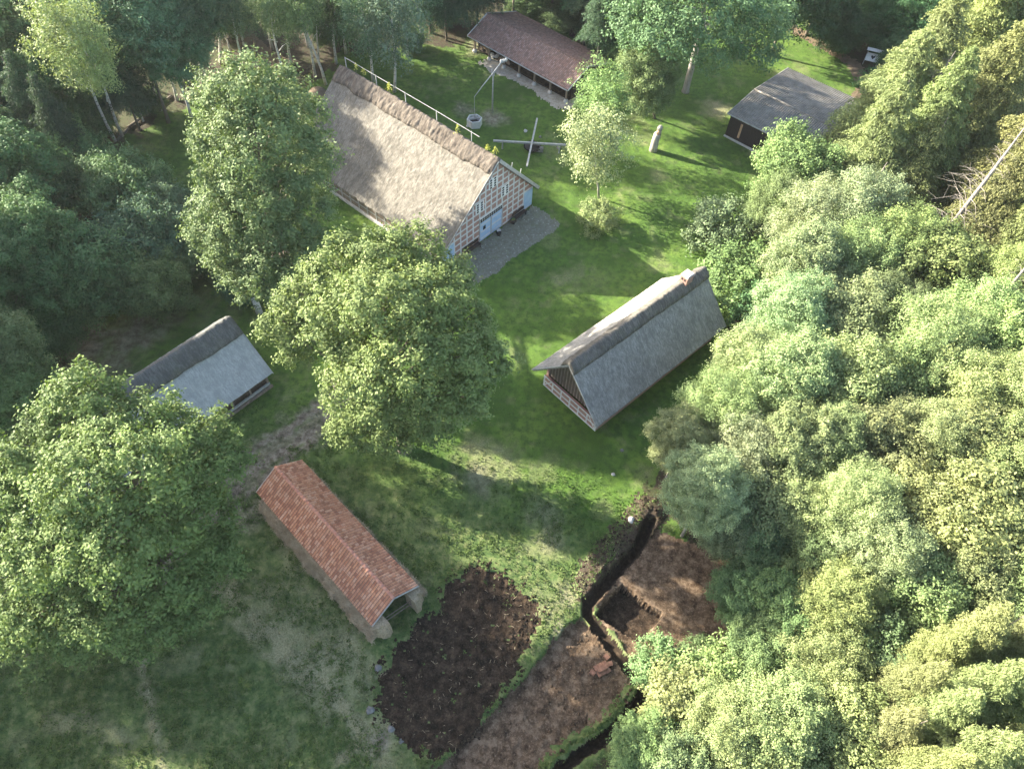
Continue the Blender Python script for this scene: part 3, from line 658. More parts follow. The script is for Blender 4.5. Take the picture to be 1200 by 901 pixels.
# ---------------------------------------------------------------- small shed with orange pantiles
def tile_shed():
    L, W, he, hr = 14.76, 4.25, 1.95, 3.4
    R_ = thing('tiled_peat_shed', 'narrow shed with orange pantile roof and brushwood walls, beside the dark soil field', 'shed', (-12.88, 23.58, 0), RD(-42.5))
    hx = L/2; h = W/2; tw, th = .235, .33
    def bundle(y0, s_):
        # wall of stacked brushwood: bulging irregular surface
        n, m_ = 150, 14; U_ = np.linspace(-hx+.7, hx+.25, n); T = np.linspace(0, 1, m_); UU, TT = np.meshgrid(U_, T, indexing='ij')
        Z = TT*(he-.12); bul = (1.05 if s_ < 0 else .72)+.18*np.sin(math.pi*TT)+(N1.fbm(UU*1.3+7*s_, TT*1.5, 4)-.5)*.75+(N3.at(UU*6, TT*9+s_)-.5)*.22
        Y = s_*(y0+bul*(1-.35*TT)); V = np.stack([UU, Y, Z-.1], -1).reshape(-1, 3); V2 = np.stack([UU, UU*0+s_*(y0-.25), Z-.1], -1).reshape(-1, 3)
        idx = np.arange(n*m_).reshape(n, m_); q = lambda a, b, c, d: np.stack([a, b, c, d], -1).reshape(-1, 4); nV = n*m_
        F = [q(idx[:-1, :-1], idx[1:, :-1], idx[1:, 1:], idx[:-1, 1:]), q(idx[:-1, :-1], idx[:-1, 1:], idx[1:, 1:], idx[1:, :-1])+nV]
        for e in (idx[:, 0], idx[:, -1][::-1], idx[0, :][::-1], idx[-1, :]): F.append(q(e[:-1], e[:-1]+nV, e[1:]+nV, e[1:]))
        uv = V[:, [0, 2]]
        link('brushwood_wall', mesh_np('brushwood_wall', np.vstack([V, V2]), np.vstack(F), M['straw'], np.vstack([uv, uv])), R_)
        r = np.random.RandomState(60+s_); k = r.randint(0, nV, 9000); P = V[k]+r.normal(size=(9000, 3))*.05; t = r.normal(size=(9000, 3))*[1.6, .7, .5]+[0, s_*.35, .15]; t /= np.linalg.norm(t, axis=1)[:, None]
        b = np.cross(t, r.normal(size=(9000, 3))); b /= np.linalg.norm(b, axis=1)[:, None]; l = (.10+.22*r.rand(9000))[:, None]
        Q = np.stack([P-t*l-b*.012, P-t*l+b*.012, P+t*l+b*.012, P+t*l-b*.012], 1).reshape(-1, 3); Q[:, 2] = np.minimum(Q[:, 2], he-.12)
        tag(link('loose_twigs', mesh_np('loose_twigs', Q, np.arange(36000).reshape(-1, 4), M['twig']), R_), kind='stuff')
    bundle(h-.55, -1); bundle(h-.55, 1)
    # rounded brushwood ends either side of the open front gable, and back wall
    for s_ in (-1, 1):
        n, m_ = 40, 12; A = np.linspace(0, 1, n); T = np.linspace(0, 1, m_); AA, TT = np.meshgrid(A, T, indexing='ij')
        a = AA*math.pi*.5; rr = 1.2+(N1.fbm(AA*5+s_*3, TT*2, 4)-.5)*.5+.12*np.sin(math.pi*TT)-.15*TT
        X = hx-.35+np.sin(a)*rr*1.05; Y = s_*(h-1.0+np.cos(a)*rr); Z = TT*(he-.15+.35*(1-np.cos(a)))-.1
        V = np.stack([X, Y, Z], -1).reshape(-1, 3); ic = len(V)
        V = np.vstack([V, [[hx-.35, s_*(h-1.0), he+.05]], [[hx-.35, s_*(h-1.0), -.1]]])
        idx = np.arange(n*m_).reshape(n, m_); F = [(idx[i, j], idx[i+1, j], idx[i+1, j+1], idx[i, j+1]) for i in range(n-1) for j in range(m_-1)]
        F += [(idx[i, -1], idx[i+1, -1], ic, ic) for i in range(n-1)]
        me = bpy.data.meshes.new('brushwood_end'); me.from_pydata([tuple(q) for q in V], [], [tuple(dict.fromkeys(int(z) for z in f)) for f in F]+[(int(ic), int(idx[-1, -1]))+tuple(int(idx[-1, j]) for j in range(m_-2, -1, -1))+(int(ic+1),)])
        me.materials.append(M['straw']); link('brushwood_end', me, R_)
    b = MB(); b.prism([(-h+.5, -.2), (h-.5, -.2), (h-.5, he+.2), (0, hr-.2), (-h+.5, he+.2)], 'x', -hx+.5, -hx+.6); b.build('back_wall', M['timber_dark'], R_)
    b = MB(); b.prism([(-h+.75, -.2), (h-.75, -.2), (h-.75, he+.2), (0, hr-.25), (-h+.75, he+.2)], 'x', hx-1.6, hx-1.5); b.build('inner_wall', M['timber_dark'], R_)
    f = MB(); f.beam((hx+.1, -h+1.1, 1.0), (hx+.35, h-1.0, .9), .06, .06); f.beam((hx+.05, -h+1.1, 1.45), (hx+.3, h-1.0, 1.4), .05, .05); f.beam((hx+.3, h-1.0, .0), (hx+.3, h-1.0, 1.6), .07, .07); each(f, 'gate_rail', M['timber_brown'], R_)
    nu, nv = int(L/tw)*6, 64
    for s_ in (-1, 1):
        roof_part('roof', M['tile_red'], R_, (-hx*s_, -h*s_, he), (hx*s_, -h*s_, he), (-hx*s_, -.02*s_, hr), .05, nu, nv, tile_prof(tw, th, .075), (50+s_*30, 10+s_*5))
    c = MB(); nn = 38
    for i in range(nn):
        x0 = -hx+i*L/nn; x1 = x0+L/nn*1.06; c.tube([(x0, 0, hr+.03), (x1, 0, hr+.045)], [.12, .13], 10)
    co = c.build('ridge_tiles', M['ridge'], R_, True)
    v = MB()
    for x in (hx+.03, -hx-.03):
        for s_ in (-1, 1): v.beam((x, s_*(h+.03), he-.04), (x, 0, hr-.02), .045, .13)
    each(v, 'verge_board', M['timber_grey'], R_)
    p = MB()
    for i in range(6):
        for s_ in (-1, 1): x = -hx+.4+i*(L-.8)/5; p.box(x-.07, x+.07, s_*(h-.35)-.07, s_*(h-.35)+.07, -.2, he+.1)
    each(p, 'post', M['timber_brown'], R_)
    return R_
M['ridge'] = mat_plain('ridge_clay', (.40, .17, .11), (.56, .29, .21), 3, .8, (1, 1, 1), .01)
tile_shed()

# ---------------------------------------------------------------- long open shed with old tiles
def open_shed():
    L, W, he, hr, off = 18.1, 9.8, 2.15, 3.85, -1.1
    R_ = thing('open_cart_shed', 'long open-fronted shed with a brown pantile roof on posts, before the dark wood', 'shed', (.94, 95.83, 0), RD(-40.1))
    hx = L/2; yl, yr = -W/2, W/2; tw, th = .25, .34
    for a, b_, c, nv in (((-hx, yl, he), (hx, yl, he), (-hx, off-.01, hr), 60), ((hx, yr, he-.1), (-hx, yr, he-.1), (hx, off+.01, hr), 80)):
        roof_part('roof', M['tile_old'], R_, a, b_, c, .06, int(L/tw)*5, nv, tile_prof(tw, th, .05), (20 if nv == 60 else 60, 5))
    c = MB()
    for i in range(46): x0 = -hx+i*L/46; c.tube([(x0, off, hr+.02), (x0+L/46*1.06, off, hr+.035)], [.11, .13], 8)
    c.build('ridge_tiles', M['tile_old'], R_, True)
    for i in range(7):
        x = -hx+.7+i*(L-1.4)/6; p = MB(); p.box(x-.1, x+.1, yl+.55, yl+.75, .15, he+.1); p.build('post', M['timber_brown'], R_)
        p = MB(); p.tube([(x, yl+.65, -.2), (x, yl+.65, .12), (x, yl+.65, .3)], [.33, .3, .2], 8); p.build('pad_stone', M['stone_pale'], R_)
    b = MB(); b.box(-hx+.4, hx-.4, yl+.56, yl+.74, he-.15, he+.05); b.build('wall_plate', M['timber_brown'], R_)
    b = MB(); b.box(-hx+.5, hx-.5, yr-.8, yr-.7, -.2, he-.05); b.box(-hx+.5, -hx+.6, yl+1.5, yr-.81, -.2, he+.1); b.box(hx-.6, hx-.5, yl+1.5, yr-.81, -.2, he+.1); each(b, 'board_wall', M['timber_dark'], R_)
    v = MB()
    for x in (hx+.03, -hx-.03):
        v.beam((x, yl-.03, he+.0), (x, off, hr+.03), .05, .2); v.beam((x, yr+.03, he-.1), (x, off, hr+.03), .05, .2)
    each(v, 'verge_board', M['white'], R_)
    g = MB(); g.tube([(-hx, yl-.08, he-.04), (hx, yl-.08, he-.08)], .07, 8); g.build('gutter', M['timber_grey'], R_)
    # floor
    b = MB(); b.box(-hx+.6, hx-.6, yl+1.2, yr-.82, -.2, .06); b.build('earth_floor', M['field'], R_)
    return R_
OS = open_shed()
osp = lambda x, y, z=0: (.94+x*math.cos(RD(-40.1))-y*math.sin(RD(-40.1)), 95.83+x*math.sin(RD(-40.1))+y*math.cos(RD(-40.1)), z)

# ---------------------------------------------------------------- dark boarded shed
def dark_shed():
    L, W, he, hr, off = 11.2, 14.7, 3.15, 3.85, -1.55
    R_ = thing('dark_board_shed', 'nearly black boarded shed with low grey corrugated roof, at the upper right', 'shed', (33.31, 84.05, 0), RD(-39.65))
    hx = L/2; yl, yr = -W/2, W/2
    wl, wr = yl+.3, yr-.3; zl = lambda y: he+(y-yl)/(off-yl)*(hr-he)-.12; zr = lambda y: he+(yr-y)/(yr-off)*(hr-he)-.12
    for x0, x1 in ((-hx+.35, -hx+.47), (hx-.47, hx-.35)):
        g = MB(); g.prism([(wl, -.3), (wr, -.3), (wr, zr(wr)), (off, hr-.13), (wl, zl(wl))], 'x', x0, x1); g.build('gable_wall', M['timber_dark'], R_)
    for y0, y1, z in ((wl, wl+.12, zl(wl)-.01), (wr-.12, wr, zr(wr)-.01)):
        g = MB(); g.box(-hx+.475, hx-.475, y0, y1, -.3, z); g.build('side_wall', M['timber_dark'], R_)
    b = MB()
    for i in range(40): x = -hx+.5+i*(L-1)/39; b.box(x-.03, x+.03, wl-.03, wl-.003, 0, zl(wl)-.1)
    each(b, 'cover_strip', M['black'], R_)
    MB().box(-hx+2.0, -hx+2.28, wl-.07, wl-.033, .55, 2.45).build('door_gap', M['oak_wood'], R_)
    MB().box(-hx+.3, hx-.3, wl-.25, wl-.05, -.2, .15).build('footing', M['stone_pale'], R_)
    pr_ = lambda U, V: .065*np.sin(U/.27*2*math.pi)-.03*((V/1.6) % 1)+(N2.fbm(U*.3, V*.3, 2)-.5)*.05
    roof_part('roof', M['eternit'], R_, (-hx, yl, he), (hx, yl, he), (-hx, off, hr), .05, 420, 20, pr_)
    roof_part('roof', M['eternit'], R_, (hx, yr, he), (-hx, yr, he), (hx, off, hr), .05, 420, 26, pr_)
    c = MB(); c.tube([(-hx-.02, off, hr-.03), (hx+.02, off, hr-.03)], .14, 10); c.build('ridge_strip', M['eternit'], R_, True)
    v = MB()
    for x in (hx+.03, -hx-.03):
        v.beam((x, yl-.03, he-.06), (x, off, hr-.06), .04, .18); v.beam((x, yr+.03, he-.06), (x, off, hr-.06), .04, .18)
    v.beam((-hx, yl-.05, he-.06), (hx, yl-.05, he-.06), .05, .16)
    each(v, 'fascia_board', M['timber_grey'], R_)
dark_shed()

# ---------------------------------------------------------------- long pale thatched shed at the left
def long_shed():
    hr, he, hw = 6.0, 1.95, 4.35
    a = un(270.7, 372, hr); d = np.array([math.cos(RD(51.65)), math.sin(RD(51.65))]); L = 21.5
    cx, cy = a[0]-d[0]*L/2, a[1]-d[1]*L/2
    R_ = thing('pale_thatched_shed', 'long shed with pale grey thatch and dark ridge, half hidden by the big left tree', 'shed', (cx, cy, 0), RD(51.65))
    hx = L/2
    for s_ in (-1, 1):
        roof_part('roof', M['thatch_shed'], R_, (-hx*s_, -hw*s_, he), (hx*s_, -hw*s_, he), (-hx*s_, -.01*s_, hr), .24, 180, 70, thatch_prof(.04, 33+s_*5), (170+s_*20, 0), .05, .05)
    dl = np.array([0, -hw, he-hr]); dl /= np.linalg.norm(dl); dr = dl*[1, -1, 1]
    cap_strip('ridge_cap', M['cap_grey2'], R_, (-hx, 0, hr+.02), (hx+.05, 0, hr+.02), dl, dr, 1.7, 1.7, .30, 41, 240, .07, .10)
    for i in range(12):
        x = -hx+.6+i*(L-1.1)/11; p = MB(); p.box(x-.09, x+.09, -hw+.5, -hw+.68, -.2, he+.12); p.beam((x, -hw+.6, he-.7), (x+.0, -hw+1.2, he+.05), .08, .08); p.build('post', M['timber_brown'], R_)
    b = MB(); b.box(-hx+.6, hx-.4, -hw+.95, -hw+1.05, -.2, he+.2); each(b, 'board_wall', M['board_ply'], R_)
    b = MB(); b.box(-hx+.6, hx-.4, -hw+.42, -hw+.56, .25, .5); b.box(-hx+.6, hx-.4, -hw+.40, -hw+.498, he-.12, he+.05); each(b, 'rail', M['timber_grey'], R_)
    b = MB(); b.box(-hx+.5, hx-.3, -hw+.2, -hw+.395, -.2, .22); b.build('footing', M['timber_brown'], R_)
    b = MB(); b.box(-hx+.6, hx-.4, hw-1.0, hw-.9, -.2, he+.3); each(b, 'board_wall', M['board_ply'], R_)
    zr = lambda y: he+(hw-abs(y))/hw*(hr-he)-.3
    for x0 in (hx-.55, -hx+.45):
        g = MB(); g.prism([(-hw+1.06, -.2), (hw-1.01, -.2), (hw-1.01, zr(hw-1.01)), (0, hr-.4), (-hw+1.06, zr(hw-1.06))], 'x', x0, x0+.1); g.build('gable_boarding', M['board_ply'], R_)
    v = MB()
    for s_ in (-1, 1): v.beam((hx+.02, s_*(hw+.02), he-.12), (hx+.02, s_*.05, hr-.12), .05, .09)
    each(v, 'verge_board', M['timber_grey'], R_)
M['cap_grey2'] = mat_thatch('dark_ridge', (.10, .10, .095), (.20, .20, .19), (.05, .05, .045), (.11, .115, .08))
long_shed()
# ================================================================== PROPS
M['herb'] = mat_plain('herb_green', (.06, .10, .03), (.12, .17, .05), 4)
def gz(x, y): return float(height_at(x, y)[0])
def lump(c, r, seed, squash=.7, n=9, m_=6):
    """irregular closed stone"""
    rs = np.random.RandomState(seed); V = []; F = []
    for j in range(m_+1):
        ph = math.pi*j/m_
        for i in range(n):
            a = 2*math.pi*i/n; k = r*(.65+.6*rs.rand())
            V.append((c[0]+k*math.sin(ph)*math.cos(a), c[1]+k*math.sin(ph)*math.sin(a), c[2]+k*squash*math.cos(ph)))
    for j in range(m_):
        for i in range(n): k = (i+1) % n; F.append((j*n+i, (j+1)*n+i, (j+1)*n+k, j*n+k))
    return V, F
# well
p0 = un(577, 131); wz = gz(*p0[:2]); wb = un(556, 146)
R_ = thing('well_sweep', 'tall thin wooden well sweep with tilted lever and hanging rod', 'well sweep', (p0[0], p0[1], wz))
top = np.array([0, 0, 5.4]); tip = np.array([wb[0]-p0[0], wb[1]-p0[1], 3.9]); tail = top+(top-tip)*.55
m_ = MB(); m_.tube([(0, 0, -.3), (0, 0, 2.7), top], [.11, .09, .07], 8); m_.build('post', M['timber_grey'], R_, True)
m_ = MB(); m_.beam(top+[-.13, 0, -.4], top+[-.22, .05, .35], .07, .09); m_.beam(top+[.13, 0, -.4], top+[.22, -.05, .35], .07, .09); each(m_, 'fork', M['timber_grey'], R_)
m_ = MB(); m_.tube([tip, (tip+top)/2+[0, 0, .06], top, tail], [.045, .06, .07, .09], 8); m_.build('lever', M['timber_grey'], R_, True)
m_ = MB(); [m_.add(*lump(tail+[q*.25-.2, q*.2-.2, -.1], .22, 50+q, 1)) for q in range(3)]; each(m_, 'counterweight', M['stone_pale'], R_)
m_ = MB(); m_.tube([tip, tip-[0, 0, 2.6]], .03, 6); m_.build('rod', M['timber_grey'], R_)
R_ = thing('well_curb', 'low wellhead of grey boards with a dark opening, below the well sweep tip', 'well', (wb[0], wb[1], gz(*wb[:2])), .3)
ang = [i*math.pi/3 for i in range(6)]; ro, ri = .98, .84
m_ = MB()
for i in range(6):
    a, b = ang[i]+.01, ang[(i+1) % 6]+(2*math.pi if i == 5 else 0)-.01
    m_.prism([(ro*math.cos(a), ro*math.sin(a)), (ro*math.cos(b), ro*math.sin(b)), (ri*math.cos(b), ri*math.sin(b)), (ri*math.cos(a), ri*math.sin(a))], 'z', -.2, .92)
m_.build('curb', M['timber_pale'], R_)
m_ = MB(); m_.prism([(ri*.98*math.cos(a), ri*.98*math.sin(a)) for a in ang], 'z', .2, .25); m_.build('well_shaft', M['black'], R_)
m_ = MB(); m_.box(-.8, .8, -.08, .08, .93, 1.0); m_.tube([(.1, .0, 1.0), (.1, .02, 1.35)], [.14, .17], 9); m_.build('bucket', M['timber_grey'], R_)

# horse gin: crossed beams over a dark wheel
g0 = un(622, 168)
R_ = thing('horse_gin', 'old horse gin of two long crossed grey beams over a dark iron wheel', 'horse gin', (g0[0], g0[1], gz(*g0[:2])))
def rel(px, py, z): q = un(px, py, z); return q-np.array([g0[0], g0[1], 0])
m_ = MB(); m_.beam(rel(578, 164, 1.15), rel(663, 169, 1.15), .22, .2); m_.build('beam', M['timber_grey'], R_)
m_ = MB(); m_.beam(rel(617.5, 194, 1.36), rel(629.5, 138, 1.36), .2, .18); m_.build('beam', M['timber_grey'], R_)
m_ = MB(); c = rel(624, 170, .5); c[2] = .45
m_.tube([c-[0, 0, .1], c+[0, 0, .1]], .95, 16); m_.tube([c-[0, 0, .5], c+[0, 0, .95]], .14, 8)
for i in range(22): a = i*2*math.pi/22; m_.beam(c+[.9*math.cos(a), .9*math.sin(a), .0], c+[1.08*math.cos(a), 1.08*math.sin(a), .0], .09, .16)
m_.build('gear_wheel', M['black'], R_)
for (px, py) in ((589, 165), (656, 169.5)):
    m_ = MB(); q = rel(px, py, 1.1); m_.tube([(q[0], q[1], -.2), q-[0, 0, .03]], .09, 8); m_.build('prop', M['timber_grey'], R_)
m_ = MB(); q = c+[.9, -.3, 0]; m_.box(q[0]-.35, q[0]+.45, q[1]-.25, q[1]+.25, -.1, .55); m_.build('gear_box', M['stone'], R_)

# carved trunk pillar
p0 = un(765, 177)
R_ = thing('carved_trunk', 'upright weathered carved tree trunk with a brown notch near its top, on the lawn', 'wood carving', (p0[0], p0[1], gz(*p0[:2])))
m_ = MB(); m_.tube([(0, 0, -.3), (.02, 0, .6), (.05, 0, 1.5), (.1, 0, 2.25), (.14, 0, 2.4)], [.52, .49, .46, .45, .40], 14); m_.build('trunk', M['bark_pale'], R_, True)
m_ = MB(); m_.tube([(.16, .02, 2.38), (.2, .02, 2.6), (.24, .02, 2.9)], [.30, .27, .30], 12); m_.build('carved_notch', M['oak_wood'], R_, True)
m_ = MB(); m_.tube([(.22, .08, 2.88), (.26, .06, 3.1), (.3, .05, 3.35), (.33, .05, 3.5)], [.32, .34, .27, .10], 12); m_.build('carved_head', M['bark_pale'], R_, True)
m_ = MB(); m_.tube([(.36, -.22, 2.36), (.40, -.24, 2.62), (.38, -.2, 2.9)], [.08, .10, .08], 7); m_.tube([(-.05, -.1, 2.36), (.0, -.08, 2.62), (.06, -.06, 2.9)], [.09, .10, .09], 7); each(m_, 'carved_arm', M['deadwood'], R_, True)

# notice board with its own little roof
p0 = un(1018, 78)
R_ = thing('notice_board', 'small white notice board under its own little roof, top right', 'notice board', (p0[0], p0[1], gz(*p0[:2])), RD(-20))
for x in (-.9, .9): MB().box(x-.05, x+.05, -.05, .05, -.2, 2.3).build('leg', M['timber_grey'], R_)
m_ = MB(); m_.beam((-.92, -.30, 1.35), (.92, -.30, 1.35), 1.15, .05, (0, -.75, 1)); each(m_, 'panel', M['white'], R_)
nrm = np.array([0, -.75, 1]); nrm = nrm/np.linalg.norm(nrm); upp = np.array([0, 1, .75])/1.25
m_ = MB(); cc = np.array([0, -.30, 1.35])+nrm*.032
hp = [(0, -.30), (-.28, .05), (-.26, .22), (-.13, .27), (0, .17), (.13, .27), (.26, .22), (.28, .05)]
vs = [cc+np.array([x, 0, 0])+upp*y for x, y in hp]; m_.add(vs, [tuple(range(8))]); m_.build('printed_emblem', M['glass'], R_)
m_ = MB(); m_.beam((-1.15, .22, 2.35), (1.15, .22, 2.35), .62, .05, (0, .45, 1)); m_.beam((-1.15, -.22, 2.35), (1.15, -.22, 2.35), .5, .05, (0, -.45, 1)); each(m_, 'roof_board', M['timber_pale'], R_)

# benches, pots at the gable
gx_ = 12-.45
for (y, ln, lab) in ((4.6, 2.0, 'dark wooden bench against the gable wall, right of the blue doors'), (-3.1, 2.4, 'dark wooden bench against the gable wall, left of the blue doors')):
    x, yy = farm_pt(gx_+.42, y); R_ = thing('bench', lab, 'bench', (x, yy, gz(x, yy)), FRZ, 'benches at the farmhouse gable')
    MB().box(-.24, .24, -ln/2, ln/2, .42, .48).build('seat', M['timber_dark'], R_)
    MB().box(-.30, -.25, -ln/2, ln/2, .55, .92).build('backrest', M['timber_dark'], R_)
    for s_ in (-1, 1):
        for q in (-.2, .2): MB().box(q-.035, q+.035, s_*(ln/2-.15)-.04, s_*(ln/2-.15)+.04, -.05, .418).build('leg', M['timber_dark'], R_)
for (y, xx, hh, lab) in ((.75, .75, .62, 'small dark pot with pale flowers in front of the blue doors'), (3.35, .55, .5, 'small dark pot standing at the end of the right-hand bench')):
    x, yy = farm_pt(gx_+xx, y); R_ = thing('flower_pot', lab, 'pot', (x, yy, gz(x, yy)))
    m_ = MB(); m_.tube([(0, 0, 0), (0, 0, hh*.6), (0, 0, hh)], [.20, .30, .27], 12); m_.build('pot', M['black'], R_, True)
    m_ = MB(); [m_.add(*lump((math.cos(q)*.14, math.sin(q)*.14, hh+.08), .12, 70+q)) for q in range(5)]; m_.build('plant', M['herb'] if y > 1 else M['stone_pale'], R_)

# stones
def stone(px, py, r, lab, mt='stone', group=None, sq=.7):
    q = un(px, py); o = thing('field_stone', lab, 'stone', (0, 0, 0)); bpy.data.objects.remove(o)
    m_ = MB(); m_.add(*lump((0, 0, r*.08), r, int(px*7+py))); o = link('field_stone', m_.mesh('field_stone', M[mt], True)); o.location = (q[0], q[1], gz(q[0], q[1]))
    return tag(o, lab, 'stone', group)
stone(443, 783, .27, 'roundish grey stone at the left edge of the dark soil, below the tiled shed', 'stone')
stone(458, 854, .26, 'small grey stone at the lower left corner of the dark soil')
stone(469, 868, .22, 'smallest grey stone, just below the lower left corner of the dark soil')
stone(434, 832, .30, 'low grey stone in the grass left of the dark soil')
stone(739, 612, .30, 'white stone at the top of the peat bank near the tree edge', 'stone_pale')
stone(616, 153, .26, 'pale stone in the grass behind the horse gin', 'stone_pale')
stone(633, 160, .22, 'small flat stone right of the horse gin beams')
stone(655, 173, .30, 'pale stone by the right end of the horse gin')
stone(729, 527, .16, 'small dark stone on the lawn below the thatched barn')
stone(719, 555, .18, 'pale flat stone on the lawn below the barn', 'stone_pale')
stone(850, 424, .7, 'large grey boulder behind the thatched barn under the trees')
stone(858, 414, .55, 'second grey boulder behind the barn, nearer its far corner')
stone(845, 434, .45, 'smallest grey boulder in the shade behind the barn')
stone(548, 148, .2, 'small pale stone beside the wellhead', 'stone_pale')

# standing stone under the chestnut
q = un(304, 366); R_ = MB(); R_.tube([(0, 0, -.3), (-.03, .02, 1.0), (-.05, .03, 1.9), (-.05, .03, 2.1)], [.34, .33, .29, .12], 10)
o = link('standing_stone', R_.mesh('standing_stone', M['stone_pale'], True)); o.location = (q[0], q[1], 0); tag(o, 'pale standing stone in the shade below the big chestnut tree', 'stone')
# clay oven
q = un(374, 119); R_ = thing('clay_oven', 'tan domed clay oven with a dark mouth behind the far corner of the farmhouse', 'oven', (q[0], q[1], gz(q[0], q[1])), RD(-60))
m_ = MB(); n = 18; ring = [(0, 0, -.1), (0, 0, .5), (0, 0, 1.0), (0, 0, 1.4), (0, 0, 1.65), (0, 0, 1.75)]; m_.tube(ring, [1.35, 1.38, 1.22, .9, .5, .12], n); m_.build('dome', M['clay'], R_, True)
m_ = MB(); m_.tube([(0.9, 0, .55), (1.45, 0, .55)], [.52, .5], 12); m_.build('mouth', M['black'], R_, True)
# stacked peat blocks in the cutting
q = un(400+770/2.5, 560+548/2.5)
R_ = thing('peat_block_stack', 'small stack of cut reddish peat blocks on the floor of the cutting', 'peat blocks', (q[0], q[1], gz(q[0], q[1])), .5)
rs = random.Random(4)
for (x, y, z, a) in ((-.5,-.3,0,.1),(-.15,-.3,0,.0),(.2,-.3,0,.1),(-.5,.15,0,0),(-.15,.15,0,.1),(.2,.15,0,0),(.55,.0,0,1.4),(-.35,-.1,.22,1.5),(.02,-.1,.22,1.6),(-.9,.0,0,.4),(.6,.55,0,.3)):
    m_ = MB(); c, s = math.cos(a), math.sin(a); P_ = [(-.16, -.2), (.16, -.2), (.16, .2), (-.16, .2)]; m_.prism([(x+c*u-s*v, y+s*u+c*v) for u, v in P_], 'z', z-.04, z+.2); m_.build('block', M['peatblock'], R_)
# logs and stumps at the woodland edge
def log(name, a, b, r0, r1, lab, mt='deadwood', za=.15, zb=.15, cat='log', group=None):
    A = un(*a); B_ = un(*b); A[2] = gz(*A[:2])+za; B_[2] = gz(*B_[:2])+zb
    m_ = MB(); mid = (A+B_)/2+[0, 0, .08]; m_.tube([(0, 0, 0), mid-A, B_-A], [r0, (r0+r1)/2, r1], 8); o = link(name, m_.mesh(name, M[mt], True)); o.location = A; return tag(o, lab, cat, group)
log('fallen_log', (86, 160), (108, 139), .16, .09, 'pale fallen log lying in the undergrowth left of the leaning birches', zb=.9)
log('fallen_log', (82, 151), (96, 150), .08, .05, 'thin pale fallen branch beside the log left of the birches', zb=.4)
for i, (a, b) in enumerate((((150,152),(176,134)), ((176,134),(201,114)), ((138,166),(152,152)))):
    log('bank_log', a, b, .17, .15, ['dark mossy log along the woodland edge, middle of three', 'dark mossy log along the woodland edge, nearest the thick birch', 'short dark mossy log at the foot of the twin leaning birches'][i], 'bark')
for i, (px, py, h, dx, lab) in enumerate(((215,103,1.7,-.4,'leftmost grey broken stub beside the thick birch'), (222,100,2.2,-.6,'middle leaning grey stub beside the thick birch'), (231,102,2.6,-.9,'tallest leaning grey stub beside the thick birch'), (300,66,2.2,.3,'dark upright stump on the brown bank behind the chestnut'), (283,58,3.2,-.4,'tan upright stump on the brown bank behind the chestnut'))):
    q = un(px, py); m_ = MB(); m_.tube([(0, 0, -.3), (dx*.5, .1, h*.5), (dx, .2, h)], [.30, .22, .16], 8); o = link('tree_stump', m_.mesh('tree_stump', M['bark' if i != 4 else 'clay'], True)); o.location = (q[0], q[1], gz(q[0], q[1])); tag(o, lab, 'stump')
# things stored under the open shed
for i, (x, y, s_, lab, mt) in enumerate(((-7.2,-3.0,.55,'rusty brown barrow under the left end of the open cart shed','clay'), (-5.6,-3.3,.5,'pale heap of stones under the left part of the open cart shed','stone_pale'), (-3.4,-2.9,.6,'dark machine frame under the open cart shed','timber_dark'))):
    X, Y, Z = osp(x, y); R_ = thing(['barrow', 'stone_heap', 'machine_frame'][i], lab, ['barrow', 'stones', 'machine'][i], (X, Y, gz(X, Y)), RD(-40))
    if i == 1:
        m_ = MB(); [m_.add(*lump((random.Random(k).uniform(-.6,.6), random.Random(k+9).uniform(-.4,.4), .2), .28, 90+k)) for k in range(7)]; each(m_, 'stone', M[mt], R_)
    else:
        MB().box(-.9, .9, -.45, .45, .45, .75 if i == 0 else 1.1).build('bed', M[mt], R_)
        for sx in (-.6, .6):
            m_ = MB(); m_.tube([(sx, -.55, .36), (sx, -.46, .36)], .36, 14); m_.build('wheel', M['timber_brown'], R_)
        m_ = MB(); m_.beam((-.9, .3, .6), (-1.9, .35, .8), .06, .06); m_.beam((-.9, -.3, .6), (-1.9, -.35, .8), .06, .06); each(m_, 'handle', M['timber_brown'], R_)
